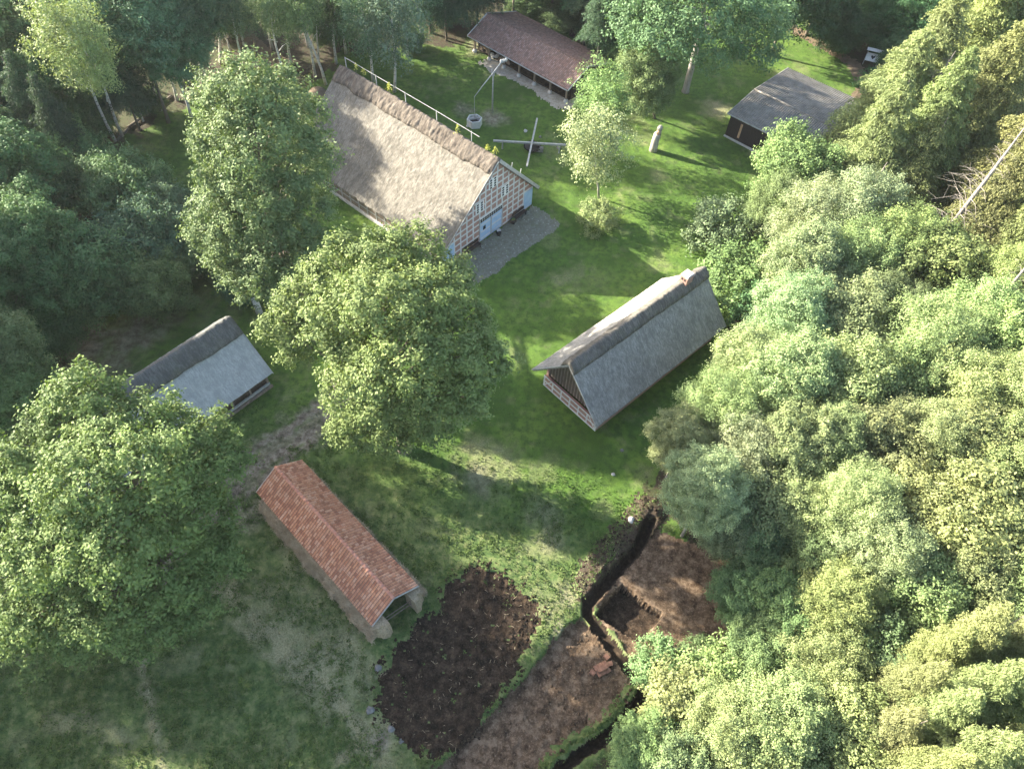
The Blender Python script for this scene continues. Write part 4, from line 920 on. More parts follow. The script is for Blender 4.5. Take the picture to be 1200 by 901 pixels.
# ================================================================== TREES
def crown_mesh(name, lobes, seed, leaf=(.26, .15), per_m2=1.0, clump=.75, nleaf=62, mt='leaf', droop=0., up=.55, inner=.12, flat=.75, sub_min=1.25):
    """leaf faces gathered in clumps over the surface of overlapping lobes (centre, radius)"""
    r = np.random.RandomState(seed); fine = []
    for l in lobes:                                        # every bough carries smaller boughs
        c, R, q = np.array(l[0], float), l[1], (l[2] if len(l) > 2 else .85)
        if R < sub_min: fine.append((c, R, q)); continue
        fine.append((c, R*.66, q)); k = 8+int(R*1.5); a0 = r.rand()*6.28
        for i in range(k):
            z = -.55+1.5*(i+.5)/k; a = a0+i*2.399; h = math.sqrt(max(0, 1-z*z)); R2 = R*(.24+.19*r.rand())
            fine.append((c+np.array([math.cos(a)*h, math.sin(a)*h, z*q])*(R*(.52+.20*r.rand())), R2, .85))
    lobes = fine
    C, Rr = np.array([l[0] for l in lobes], float), np.array([l[1] for l in lobes], float)
    sq = np.array([l[2] if len(l) > 2 else .85 for l in lobes])
    cen = []; out = []; rad = []
    ctr = C.mean(0)
    for i in range(len(C)):
        n = int(4*math.pi*Rr[i]**2/(clump*clump*1.75)*per_m2)+2
        d = r.normal(size=(n, 3)); d /= np.linalg.norm(d, axis=1)[:, None]
        k = (d[:, 2] > -.55) | (r.rand(n) < .35); d = d[k]; n = len(d)
        wob = .88+.42*r.rand(n)**1.6
        p = C[i]+d*Rr[i]*np.array([1, 1, sq[i]])*wob[:, None]
        dist = np.linalg.norm((p[:, None]-C[None])/np.stack([Rr, Rr, Rr*sq], -1)[None], axis=-1); dist[:, i] = 9
        k = (dist.min(1) > .86) | (r.rand(n) < .07)
        cen.append(p[k]); out.append(d[k]); rad.append(clump*(.42+.95*r.rand(k.sum())**1.3))
    cen = np.vstack(cen); out = np.vstack(out); rad = np.concatenate(rad); n = len(cen)
    nl = np.maximum(6, (nleaf*(rad/clump)**2*(.7+.6*r.rand(n))).astype(int))
    ci = np.repeat(np.arange(n), nl); N = len(ci)
    d = r.normal(size=(N, 3))+out[ci]*.9+np.array([0, 0, .5]); d /= np.linalg.norm(d, axis=1)[:, None]
    rr = (r.rand(N)**.45)[:, None]; P = cen[ci]+d*rr*rad[ci][:, None]*np.array([1, 1, flat])
    P += out[ci]*(r.rand(N, 1)**4)*rad[ci][:, None]*1.1+r.normal(size=(N, 3))*.05
    if droop: P[:, 2] -= droop*(r.rand(N)**2)*rad[ci]*2.2
    nin = int(N*inner)                                     # leaves further inside
    j = r.randint(0, n, nin); Pi = cen[j]-out[j]*(r.rand(nin, 1)*1.6+.3)*rad[j][:, None]*1.6+r.normal(size=(nin, 3))*.35
    P = np.vstack([P, Pi]); nd_ = np.vstack([d, r.normal(size=(nin, 3))]); tb = r.rand(n); tone = np.concatenate([tb[ci], tb[j]])*.55+.45*r.rand(len(P))
    N = len(P)
    nn = nd_*.55+np.concatenate([out[ci], out[j]])*.35+np.array([0, 0, up])+r.normal(size=(N, 3))*.50; nn /= np.linalg.norm(nn, axis=1)[:, None]
    t = r.normal(size=(N, 3)); 
    if droop: t = t*.7+np.array([0, 0, -1.])
    t -= (t*nn).sum(1)[:, None]*nn; t /= np.linalg.norm(t, axis=1)[:, None]; b = np.cross(nn, t)
    s = (.65+.7*r.rand(N))[:, None]; hl, hw = leaf[0]/2*s, leaf[1]/2*s
    V = np.stack([P-t*hl, P+b*hw-t*hl*.1+nn*hw*.25, P+t*hl, P-b*hw-t*hl*.1+nn*hw*.25], 1)
    return mesh_np(name, V.reshape(-1, 3), np.arange(N*4).reshape(-1, 4), M[mt], attr={'tone': np.repeat(np.clip(tone, 0, 1), 4)})

def generic_lobes(seed, R, H, n, rl=(.34, .50), shape=0.):
    r = np.random.RandomState(seed); L = [((0, 0, H*.05), R*.55, H/R*.9)]
    for i in range(n):
        z = -1+2*(i+.5)/n; a = i*2.399+r.rand()*.7; rad = math.sqrt(max(0, 1-z*z))*(1-shape*max(0, z)); k = .60+.16*r.rand()
        q = R*(rl[0]+(rl[1]-rl[0])*r.rand()); L.append(((math.cos(a)*rad*R*k, math.sin(a)*rad*R*k, z*H*k), q, .85))
    return L
def conifer_mesh(name, seed, R, H, leaf=(.25, .07), nb=150):
    """drooping boughs round the stem; each bough carries side sprays of hanging needles. base of crown at z=0"""
    r = np.random.RandomState(seed); P = []; D = []; tone = []
    for k in range(nb):
        f = ((k+r.rand())/nb)**1.15; z0 = H*(f*.97); Rb = (R*(1-f)**.8+.35)*(.55+.65*r.rand()); a = k*2.399+r.rand()*.6; tb = r.rand()
        up0 = .25+.35*f; sag = (.34+.18*r.rand())*(1-.4*f)
        ns = max(4, int(Rb*5.5)); ca, sa = math.cos(a), math.sin(a)
        for q in range(ns):
            s = (q+.6)/ns; bx = s*Rb; bz = z0+Rb*(up0*s-sag*s*s*1.6)
            for sd_ in (-1, 1):
                if r.rand() < .16: continue
                l = (.28+.55*math.sin(math.pi*min(1, s*.8+.15)))*Rb*.42*(.6+.7*r.rand())+.22; n = int(6+l*19)
                t = r.rand(n); fx = bx+t*l*.62; fy = sd_*t*l; fz = bz-.34*l*t*t+r.normal(size=n)*.03-r.rand(n)**2*.42
                fx = fx+r.normal(size=n)*.06; fy = fy+r.normal(size=n)*.06
                P.append(np.stack([fx*ca-fy*sa, fx*sa+fy*ca, fz], -1))
                dx = np.full(n, .62); dy = np.full(n, float(sd_)); D.append(np.stack([dx*ca-dy*sa, dx*sa+dy*ca, -.9+0*dx], -1)*.6+r.normal(size=(n, 3))*.4); tone.append(.3*tb+.4*t*s+.3*r.rand(n))
    P = np.vstack(P); D = np.vstack(D); tone = np.concatenate(tone); N = len(P); t = D/np.linalg.norm(D, axis=1)[:, None]
    nn = r.normal(size=(N, 3))*.55+np.array([0, 0, .6])+np.stack([P[:, 0], P[:, 1], 0*P[:, 0]], -1)/(np.linalg.norm(P[:, :2], axis=1)[:, None]+.1)*.5
    nn -= (nn*t).sum(1)[:, None]*t; nn /= np.linalg.norm(nn, axis=1)[:, None]; b = np.cross(nn, t); s = (.6+.8*r.rand(N))[:, None]; hl, hw = leaf[0]/2*s, leaf[1]/2*s*1.3
    V = np.stack([P-t*hl, P+b*hw, P+t*hl, P-b*hw], 1)
    return mesh_np(name, V.reshape(-1, 3), np.arange(N*4).reshape(-1, 4), M['needle'], attr={'tone': np.repeat(np.clip(tone, 0, 1), 4)})

PROTO = {}
BV = [((.22, .13), .66, 66, .55, 15, (.32, .52)), ((.28, .17), .85, 54, .7, 12, (.30, .58)), ((.17, .11), .55, 74, .5, 18, (.26, .46)), ((.24, .12), .72, 62, .45, 13, (.28, .60)), ((.20, .14), .62, 62, .8, 16, (.24, .52))]
for i, (lf, cl, nl_, up_, nb_, rl_) in enumerate(BV): PROTO['broad%d' % i] = (crown_mesh('broadleaf_crown', generic_lobes(100+i, 4.5, 5.0, nb_, rl_), 200+i, lf, 1., cl, nl_, up=up_), 4.5, 5.0)
for i in range(4): PROTO['pale%d' % i] = (crown_mesh('feathery_crown', generic_lobes(120+i, 4.2, 5.2, 20, (.24, .42), .15), 220+i, ((.17, .075), (.13, .08), (.19, .06), (.15, .09))[i], 1.15, (.60, .48, .66, .54)[i], (92, 80, 96, 88)[i], droop=(.45, .2, .8, .35)[i], up=.5, inner=.2), 4.2, 5.2)
for i in range(3): PROTO['birch%d' % i] = (crown_mesh('birch_crown', generic_lobes(140+i, 2.6, 4.6, 15, (.24, .42), .2), 240+i, (.17, .10), .8, .52, 46, droop=.9, up=.4, inner=.15), 2.6, 4.6)
for i in range(3): PROTO['conifer%d' % i] = (conifer_mesh('conifer_crown', 260+i, 4.4, 15.), 4.4, 15.)
for i in range(3): PROTO['shrub%d' % i] = (crown_mesh('shrub_crown', generic_lobes(160+i, 2.0, 1.6, 11, (.34, .52)), 280+i, (.17, .10), 1.1, .42, 46, up=.6), 2.0, 1.6)
for i in range(2): PROTO['dark%d' % i] = (crown_mesh('dense_crown', generic_lobes(180+i, 4.2, 3.6, 16, (.30, .46)), 300+i, (.30, .10), 1.1, .75, 66, up=.35, inner=.3, droop=.2), 4.2, 3.6)

def trunk_mesh(top, r0, seed, rh, rv, zc, n=9, limbs=9, bend=.3, tl=None):
    """from the ground (origin) to `top` (crown centre) and a little beyond, with limbs"""
    r = np.random.RandomState(seed); m_ = MB(); top = np.array(top, float); end = top*(1+rv*.35/max(top[2], 1))
    pts = [np.array([0, 0, -.4])]; rad = [r0*1.25]
    for k in range(1, 7):
        f = k/6; p = end*f+np.array([math.sin(f*3.1+seed)*bend*math.sin(math.pi*f), math.cos(f*2.7+seed)*bend*math.sin(math.pi*f), 0]); pts.append(p); rad.append(r0*(1-f*.8))
    m_.tube(pts, rad, n)
    for k in range(limbs):
        f = .45+.5*k/max(1, limbs); b = pts[0]*(1-f)+end*f; a = r.rand()*6.283; l = rh*(.5+.35*r.rand())*(1.1-f*.5)
        e = b+np.array([math.cos(a)*l, math.sin(a)*l, rv*(.15+.35*r.rand())]); md = (b+e)/2+np.array([0, 0, .12*l]); q = r0*(1-f*.8)*.55
        m_.tube([b, md, e], [q, q*.6, q*.2], 5)
    return m_

_ti = [0]
def tree(px, py, z, rpx, kind, col, label, name='broadleaf_tree', cat='tree', group=None, rv=None, base=None, bark='bark', tr=None, sz=None, world=None, limbs=8, rw=None):
    """crown centre seen at (px,py) at height z, crown radius rpx (survey pixels)"""
    _ti[0] += 1; i = _ti[0]; r = random.Random(i*13)
    me, R0, H0 = PROTO[kind]
    c = np.array([*world, z]) if world is not None else un(px, py, z)
    D = np.linalg.norm(c-[0, 0, CAM_H]); rad = rw or rpx*D/FPX
    s = rad/R0; svz = s if rv is None else rv/H0
    g = un(*base)[:2] if base is not None else c[:2]
    con = kind.startswith('conifer'); col = (min(col[0], col[1]*(.89 if con else .82)), col[1], max(col[2]*1.05, col[1]*.42))
    R_ = thing(name, label, cat, (g[0], g[1], gz(g[0], g[1])), 0, group)
    o = bpy.data.objects.new('crown', me); COL.objects.link(o); o.parent = R_
    top = np.array([c[0]-g[0], c[1]-g[1], z])
    if con:
        H = H0*svz; o.location = (0, 0, max(1.0, z-H*.45)); top = np.array([0, 0, max(1., z-H*.45)+H*.9])
    else: o.location = top
    o.scale = (s*r.uniform(.94, 1.08), s*r.uniform(.94, 1.08), svz); o.rotation_euler = (r.uniform(-.06, .06), r.uniform(-.06, .06), r.uniform(0, 6.28))
    o.color = (*[q*LEAF_GAIN*r.uniform(.92, 1.08) for q in col], 1)
    t = trunk_mesh(top, tr or max(.11, rad*.042), i, rad*.9, (H0*svz if not con else 1.), z, limbs=0 if con else limbs, bend=.15 if con else .3)
    t.build('trunk', M[bark], R_, True)
    return R_
def lobe_tree(name, lobes, base, col, label, seed, r0, cat='tree', leaf=(.24, .14), clump=.7, nleaf=62, per=1.0, up=.55, sq=.9, bark='bark', extra=None):
    """a crown built from boughs at surveyed places (px,py,z,rpx)"""
    L = []
    for q in lobes:
        c = un(q[0], q[1], q[2]); D = np.linalg.norm(c-[0, 0, CAM_H]); L.append((c, q[3]*D/FPX, q[4] if len(q) > 4 else sq))
    g = base; gz_ = gz(g[0], g[1]); off = np.array([g[0], g[1], gz_])
    L = [(c-off, r, s) for c, r, s in L]
    R_ = thing(name, label, cat, off)
    o = link('crown', crown_mesh('crown', L, seed, leaf, per, clump, nleaf, up=up), R_); o.color = (*[q*LEAF_GAIN for q in col], 1)
    m_ = MB(); cz = np.mean([c for c, r, s in L], 0); hub = np.array([0, 0, max(2.5, min(c[2]-r*.6 for c, r, s in L)+1.5)])
    tip = np.array([cz[0], cz[1], max(c[2] for c, r, s in L)-.5])
    m_.tube([(0, 0, -.4), (0, 0, .4), hub*.6, hub, hub*.45+tip*.55, tip], [r0*1.5, r0*1.1, r0*.95, r0*.85, r0*.5, r0*.12], 12)
    for c, r, s in L:
        f = min(.8, max(0, (c[2]-hub[2])/max(1, tip[2]-hub[2]))*.55); b = hub*(1-f)+tip*f; md = b*.5+c*.5+np.array([0, 0, -.08*np.linalg.norm(c-b)]); q = r0*.42
        m_.tube([b, md, c, c+(c-b)*.15*r/max(r, 1)], [q, q*.65, q*.3, q*.08], 6)
    m_.build('trunk', M[bark], R_, True)
    return R_

# base colours of the foliage
LEAF_GAIN = 1.38
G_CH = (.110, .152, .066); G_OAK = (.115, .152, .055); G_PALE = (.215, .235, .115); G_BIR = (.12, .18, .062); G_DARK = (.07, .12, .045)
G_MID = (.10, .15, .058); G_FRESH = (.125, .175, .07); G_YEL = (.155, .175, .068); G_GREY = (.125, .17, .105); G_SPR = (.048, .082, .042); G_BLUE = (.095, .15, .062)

# --- the big single trees
lobe_tree('chestnut_tree', [(335,165,10.7,31),(350,205,9.0125,31),(325,135,12.725,29),(300,140,12.725,29),(290,100,22.9,29),(262,120,20.9,28),(325,110,20.9,29),(350,140,17.9,29),(256,165,17.9,29),(300,160,19.9,43),(262,200,15.9,31),(340,190,15.9,38),(365,190,13.0625,26),(250,245,12.3875,26),(238,270,11.0375,19),(300,240,13.9,47),(360,240,11.7125,29),(275,285,11.0375,31),(330,290,11.0375,41),(365,285,8.92812,22),(310,325,8.92812,34),(345,330,8.08437,28),(262,310,8.08437,19)],
          tuple(un(310, 215, 14)[:2]), G_CH, 'tall dense chestnut tree left of the thatched farmhouse', 11, .55, leaf=(.24, .135), clump=.72, nleaf=66)
lobe_tree('oak_tree', [(412,502,4.5,25),(462,504,4.2,27),(508,500,4.5,25),(435,478,7,25),(488,480,7,26),(450,470,12,30),(500,465,13,30),(335,378,12.896,23),(360,350,14.456,32),(352,400,11.8625,25),(400,320,16.796,40),(445,305,17.576,38),(485,300,16.796,34),(525,325,15.236,28),(400,375,16.796,42),(450,360,19.136,48),(500,355,17.576,42),(545,375,13.676,28),(565,425,12.896,28),(530,420,15.236,42),(470,420,17.576,46),(420,430,15.236,38),(405,460,12,29),(540,465,12,35),(580,415,11.8625,15)],
          tuple(un(456, 405, 14)[:2]), G_OAK, 'large spreading oak in the middle of the meadow, in front of the farmhouse', 12, .55, leaf=(.23, .135), clump=.62, nleaf=62)
lobe_tree('oak_tree', [(92,455,17,27),(110,480,16,31),(70,500,15,31),(125,520,16,34),(170,490,15,31),(200,500,14,23),(250,505,12,22),(262,540,11,25),(225,545,13,36),(165,550,17,45),(100,570,17,45),(40,560,15,40),(-20,560,14,40),(200,600,13,43),(130,630,15,49),(60,640,13,45),(0,620,12,40),(240,600,9,31),(250,650,7,25),(200,665,9,40),(130,700,9,45),(60,710,8,40),(15,690,7,27),(25,735,6,23),(90,745,5,23),(170,730,6,31),(225,705,6,27),(40,760,4,16)],
          tuple(un(128, 610, 11)[:2]), (.105, .148, .050), 'huge broad oak at the left edge, overlapping the pale thatched shed', 13, .7, leaf=(.22, .13), clump=.62, nleaf=62)
tree(2, 410, 10, 34, 'broad1', G_OAK, 'bright tree cut by the left edge, above the huge oak')
tree(10, 465, 8, 42, 'broad3', G_MID, 'shadowed tree at the left edge between the huge oak and the dark shrubs')
# young trees on the far lawn
tree(700, 168, 7.0, 38, 'birch1', (.20, .25, .12), 'slender pale willow-like young tree on the lawn right of the farmhouse gable', 'young_willow', rv=5.2, base=(702, 232), tr=.13, bark='bark_pale')
tree(704, 108, 8.0, 30, 'birch0', (.15, .21, .08), 'young pale green tree just behind the slender willow, before the end of the cart shed', rv=4.2, tr=.14)
tree(762, 92, 6.5, 34, 'broad2', G_FRESH, 'round bright young tree between the cart shed and the tall two-stemmed tree', rv=4.8, base=(768, 140), tr=.16)
lobe_tree('ash_tree', [(760,10,14,36),(800,-10,17,40),(850,0,16,40),(880,30,12,34),(835,45,12,40),(775,38,13,30),(885,55,10,26),(750,40,10,30),(900,20,11,26),(820,15,15,44),(740,-20,14,36)],
          tuple(un(803, 108)[:2]), (.085, .145, .07), 'tall grey-green tree with a pale forked trunk behind the far lawn', 14, .42, bark='bark_pale', leaf=(.3, .17), clump=.9, nleaf=50)
# bushes
tree(703, 255, 1.3, 20, 'shrub0', (.17, .22, .07), 'small yellow-green bush on the lawn between farmhouse and barn', 'bush', 'bush', rv=1.6, tr=.05)
tree(846, 268, 1.8, 34, 'shrub1', (.13, .175, .09), 'loose grey-green bush at the edge of the far lawn', 'bush', 'bush', rv=2.6, tr=.07)
tree(870, 325, 1.8, 38, 'shrub2', G_MID, 'broad green bush behind the chimney end of the thatched barn', 'bush', 'bush', rv=2.8, tr=.07)
tree(885, 360, 1.6, 26, 'shrub0', (.07, .13, .05), 'darker bush behind the far corner of the thatched barn', 'bush', 'bush', rv=2.2, tr=.07)
tree(772, 778, .7, 26, 'shrub1', (.14, .21, .07), 'fresh green bush on the brown peat between the two trenches', 'bush', 'bush', rv=1.7, tr=.05)
tree(822, 765, .5, 17, 'shrub2', G_MID, 'low green sapling bush on the peat plateau at the wood edge', 'bush', 'bush', rv=1.2, tr=.04)
tree(1030, 100, 1.2, 16, 'shrub0', (.05, .10, .035), 'small green bush beside the sandy path below the notice board', 'bush', 'bush', rv=1.5, tr=.05)
# saplings on the farmhouse ridge
for i, (px, py, rr, lab) in enumerate(((417,79,5,'yellow-green sapling on the far end of the farmhouse ridge'), (426,84,4,'smaller sapling beside the one at the far end of the ridge'), (456,102,5,'yellow sapling a third of the way along the farmhouse ridge'), (536,153,6,'light green sapling two thirds along the farmhouse ridge'), (571,173,4,'pale thin sapling near the gable end of the ridge'), (580,177,5,'yellow sapling right above the farmhouse gable'))):
    q = un(px, py, 10.0); R_ = thing('ridge_sapling', lab, 'sapling', (q[0], q[1], 9.55), 0, 'saplings on the farmhouse ridge')
    rr_ = np.random.RandomState(500+i); n_ = 46+14*(i % 3); hh = rr*.16; f_ = rr_.rand(n_); P_ = np.stack([rr_.normal(size=n_)*.16*(1.25-f_), rr_.normal(size=n_)*.16*(1.25-f_), .15+f_*hh], -1)*[rr/4.5, rr/4.5, 1]
    t_ = rr_.normal(size=(n_, 3))+[0, 0, .6]; t_ /= np.linalg.norm(t_, axis=1)[:, None]; b_ = np.cross(t_, rr_.normal(size=(n_, 3))+[0, 0, 1.]); b_ /= np.linalg.norm(b_, axis=1)[:, None]; q_ = (.06+.05*rr_.rand(n_))[:, None]
    o = link('foliage', mesh_np('foliage', np.stack([P_-t_*q_, P_+b_*q_*.6, P_+t_*q_, P_-b_*q_*.6], 1).reshape(-1, 3), np.arange(n_*4).reshape(-1, 4), M['leaf'], attr={'tone': np.repeat(.4+.5*rr_.rand(n_), 4)}), R_); o.color = (.38, .40, .10, 1)
    m_ = MB(); m_.tube([(0, 0, -.1), (0, 0, .8)], .02, 5); m_.build('stem', M['bark'], R_)

# --- left shrubs and trees (shaded, grey-blue green)
LG = [
 (75,190,3.5,42,'dark0',G_BLUE,'dark green shrub tree left of the birches, uppermost of the left group'),
 (60,225,3.5,36,'dark1',G_BLUE,'dark shrub tree below the uppermost one of the left group'),
 (150,225,3.5,44,'dark1',G_BLUE,'bluish shrub tree bordering the shaded lawn at the left'),
 (188,250,2.6,34,'dark0',G_GREY,'grey-green shrub with bare twigs at the edge of the shaded lawn'),
 (165,290,3.5,50,'dark0',(.07,.125,.07),'broad bluish shrub tree right of the left border trees'),
 (110,320,4.0,50,'dark1',G_BLUE,'dense bluish shrub tree above the bare brown patch'),
 (180,335,3.0,38,'dark1',G_BLUE,'lower bluish shrub at the right end of the left group'),
 (240,300,2.5,26,'dark0',G_BLUE,'small drooping shrub leaning out beside the chestnut'),
 (35,275,8.0,44,'broad0',G_MID,'rounded green tree at the left edge above the brown patch'),
 (20,335,7.0,50,'broad2',(.06,.115,.045),'shaded round tree at the left edge, beside the brown patch'),
 (55,390,3.0,30,'dark0',G_DARK,'low dark shrub at the left between brown patch and huge oak'),
 (-10,200,9.0,50,'broad4',G_DARK,'dark tree cut by the left edge in the upper part'),
 (285,330,2.2,26,'dark0',(.05,.09,.05),'low dark shrub at the foot of the chestnut'),
]
for i, (a, b, z, r, k, c, lab) in enumerate(LG): tree(a, b, z, r, k, c, lab, 'shrub_tree' if k.startswith('dark') else 'broadleaf_tree', 'tree')
# --- upper left wood: tall trees
UL = [
 (15,30,11,42,'broad1',G_MID,'leafy tree catching light in the upper left corner'),
 (-15,90,9,44,'conifer0',G_SPR,'dark spruce at the left edge in the upper corner'),
 (35,128,7.5,40,'conifer1',G_SPR,'dark spruce left of the sunlit birch'),
 (10,165,8,38,'conifer2',G_SPR,'dark spruce above the left shrubs'),
 (65,150,7,34,'conifer0',(0.047,0.084,0.043),'smaller dark spruce left of the twin birch stems'),
 (125,60,10,34,'conifer1',G_SPR,'dark spruce right behind the sunlit birch'),
 (150,20,13,44,'broad3',(0.088,0.155,0.074),'broad green tree in the upper left above the birch row'),
 (192,45,10,40,'pale1',(0.101,0.169,0.088),'wide drooping birch left of the thick white trunk'),
 (78,108,6,34,'broad2',G_DARK,'dark leafy tree below the sunlit birch crown'),
 (60,60,8,34,'dark1',G_DARK,'dense dark tree behind the sunlit birch crown'),
 (100,135,3,26,'dark0',G_DARK,'low dark shrub at the foot of the twin birch stems'),
 (60,-5,13,36,'pale0',(0.149,0.200,0.081),'light tree at the top edge above the sunlit birch'),
 (220,10,12,34,'broad4',(0.068,0.121,0.061),'dark tree behind the thick white trunk'),
 (265,-23,9,26,'birch0',G_BLUE,'slim bluish birch crown above the brown bank'),
 (255,7,6,18,'birch1',G_BLUE,'small low tree beside the thick white trunk'),
 (300,-46,11,34,'conifer2',(0.047,0.084,0.047),'dark spruce at the top edge above the brown bank'),
 (345,-33,10,30,'birch2',(0.108,0.176,0.081),'light birch above the leaning white stems'),
 (380,-48,12,34,'broad0',(0.068,0.121,0.061),'dark round tree at the top edge above the farmhouse'),
 (425,-13,9,38,'birch1',(0.115,0.182,0.101),'drooping birch behind the far end of the farmhouse'),
 (470,-23,10,34,'birch0',(0.121,0.196,0.108),'wide drooping birch right of the farmhouse ridge end'),
 (490,-3,7,22,'birch2',(0.095,0.162,0.081),'low drooping birch branch tree right of the birch pair'),
 (520,-50,11,34,'conifer1',G_SPR,'dark spruce at the top edge left of the cart shed'),
 (560,-53,10,34,'conifer0',G_SPR,'dark spruce at the top edge behind the left end of the cart shed'),
 (605,-60,10,34,'broad2',(0.061,0.115,0.054),'shaded leafy tree at the top edge behind the cart shed'),
 (650,-47,9,34,'broad1',(0.068,0.135,0.061),'shaded leafy tree behind the middle of the cart shed'),
 (690,-37,9,34,'broad3',(0.068,0.135,0.061),'shaded leafy tree behind the right end of the cart shed'),
 (720,-15,10,30,'conifer2',G_SPR,'dark spruce at the top edge left of the forked tree'),
 (728,55,4,18,'broad0',(0.081,0.162,0.068),'small dark tree below the forked tree, left side'),
 (500,-68,12,40,'broad3',(0.068,0.121,0.061),'dark tree beyond the top edge above the birches'),
]
for (a, b, z, r, k, c, lab) in UL:
    con = k.startswith('conifer')
    tree(a, b, z, r*(.8 if con else 1), k, c, lab, {'c': 'spruce_tree', 'b': 'broadleaf_tree', 'p': 'birch_tree', 'd': 'shrub_tree'}[k[0]] if not k.startswith('birch') else 'birch_tree', 'tree', rv=(12.5 if con else None), bark='birch' if k[0] == 'p' or k.startswith('birch') else 'bark')
# birches whose white stems show
for (a, b, z, r, k, c, lab) in [
 (520,10,2.0,20,'dark0',G_DARK,'low dark shrub left of the end of the cart shed'),
 (618,2,1.8,22,'dark1',G_DARK,'low dark shrub behind the roof of the cart shed, left one'),
 (660,18,1.8,24,'dark0',(.07,.12,.05),'low green shrub behind the roof of the cart shed, middle one'),
 (700,38,1.8,22,'dark1',G_DARK,'low dark shrub behind the roof of the cart shed, right one'),
 (728,72,1.6,18,'dark0',(.07,.125,.05),'low green shrub between the cart shed and the forked tree'),
 (640,-12,3.5,30,'broad0',G_DARK,'dark undergrowth tree at the top edge above the cart shed'),
 (690,-5,3.5,30,'broad4',G_DARK,'dark undergrowth tree at the top edge right of the cart shed'),
 (480,45,1.5,16,'dark1',(.07,.125,.05),'low green shrub beyond the farmhouse ridge, in the birch shade'),
 (265,20,2.2,26,'dark0',G_DARK,'dark undergrowth at the top of the brown bank'),
 (390,35,2.0,22,'dark1',G_DARK,'dark undergrowth behind the crossing birch stems'),
 (90,150,1.6,22,'dark1',(.07,.12,.055),'low undergrowth around the fallen pale log'),
 (170,120,1.6,18,'dark0',G_DARK,'dark undergrowth behind the leaning grey birch stem'),
 ]: tree(a, b, z, r, k, c, lab, 'undergrowth_shrub', 'shrub', rv=z*.95, tr=.08)
BR = [
 ((135,165),(80,42),15,32,(.20,.24,.075),'sunlit pale birch with a long leaning white stem, left one of the twin stems'),
 ((143,159),(104,70),13,22,(.19,.23,.08),'birch with a thin white stem just right of the sunlit birch stem'),
 ((168,143),(140,85),6,16,(.06,.10,.05),'thin crooked grey birch stem leaning left behind the twin birches'),
 ((172,102),(150,35),9,20,(.06,.10,.05),'slim dark stemmed birch standing deeper in the wood'),
 ((207,117),(190,50),9,26,(.08,.13,.065),'birch with a short pale stem left of the thick white trunk'),
 ((247,52),(240,5),8,18,(.07,.11,.05),'distant birch with a thin pale stem above the brown bank'),
 ((268,44),(258,0),8,16,(.07,.11,.05),'distant thin birch at the top of the brown bank'),
 ((319,57),(306,-5),10,22,(.08,.12,.055),'slim birch right of the brown bank'),
 ((341,75),(324,5),10,22,(.09,.14,.06),'slim birch with white stem between the bank and the leaning group'),
 ((369,90),(348,0),12,24,(.10,.15,.06),'left one of the two crossing white birch stems'),
 ((382,99),(345,-5),13,24,(.12,.17,.07),'long white birch stem leaning left beside the farmhouse roof end'),
 ((373,73),(374,10),8,18,(.06,.10,.05),'straight thin birch behind the crossing white stems'),
 ((394,74),(392,5),9,20,(.06,.10,.05),'straight dark birch stem at the ridge end of the farmhouse'),
 ((205,62),(196,0),10,20,(.09,.14,.07),'slim birch standing deeper behind the short pale stem'),
 ((222,70),(214,5),10,16,(.08,.13,.06),'thin birch just left of the thick white trunk'),
 ((258,75),(250,5),11,18,(.09,.14,.07),'thin pale birch stem just right of the thick white trunk'),
 ((285,92),(272,8),12,20,(.10,.15,.07),'pale birch stem rising behind the top of the chestnut'),
 ((335,100),(318,12),11,18,(.10,.15,.07),'thin white birch stem leaning left above the clay oven'),
 ((405,62),(404,-5),10,18,(.09,.14,.07),'thin straight birch stem behind the far ridge end of the farmhouse'),
 ((188,130),(170,60),9,16,(.10,.15,.07),'thin leaning birch stem above the shaded lawn'),
 ((118,150),(86,95),8,14,(.09,.14,.06),'thin birch stem left of the twin white stems'),
 ((437,95),(425,20),10,30,(.085,.135,.075),'birch stem rising just behind the farmhouse ridge, left one'),
 ((462,108),(460,20),11,34,(.095,.15,.085),'birch stem rising just behind the farmhouse ridge, right one'),
]
for i, (b, c, z, r, col, lab) in enumerate(BR):
    tree(c[0], c[1], z, r, 'birch%d' % (i % 3), col, lab, 'birch_tree', 'birch', base=b, bark='birch', tr=.19 if i not in (2, 5, 6, 11) else .13, limbs=5)
tree(218, -15, 14, 44, 'pale2', (.07, .12, .06), 'big birch with the thickest white trunk in the upper left', 'birch_tree', 'birch', base=(239, 95), bark='birch', tr=.34, limbs=7)
for i, (px, py, lab) in enumerate(((712,62,'thin reddish trunk standing in the wood right of the cart shed'), (698,15,'thin bare trunk in the wood behind the cart shed'))):
    tree(px-2, py-60, 12, 22, 'conifer1', G_SPR, lab, 'pine_tree', 'tree', base=None, rv=9, tr=.2)

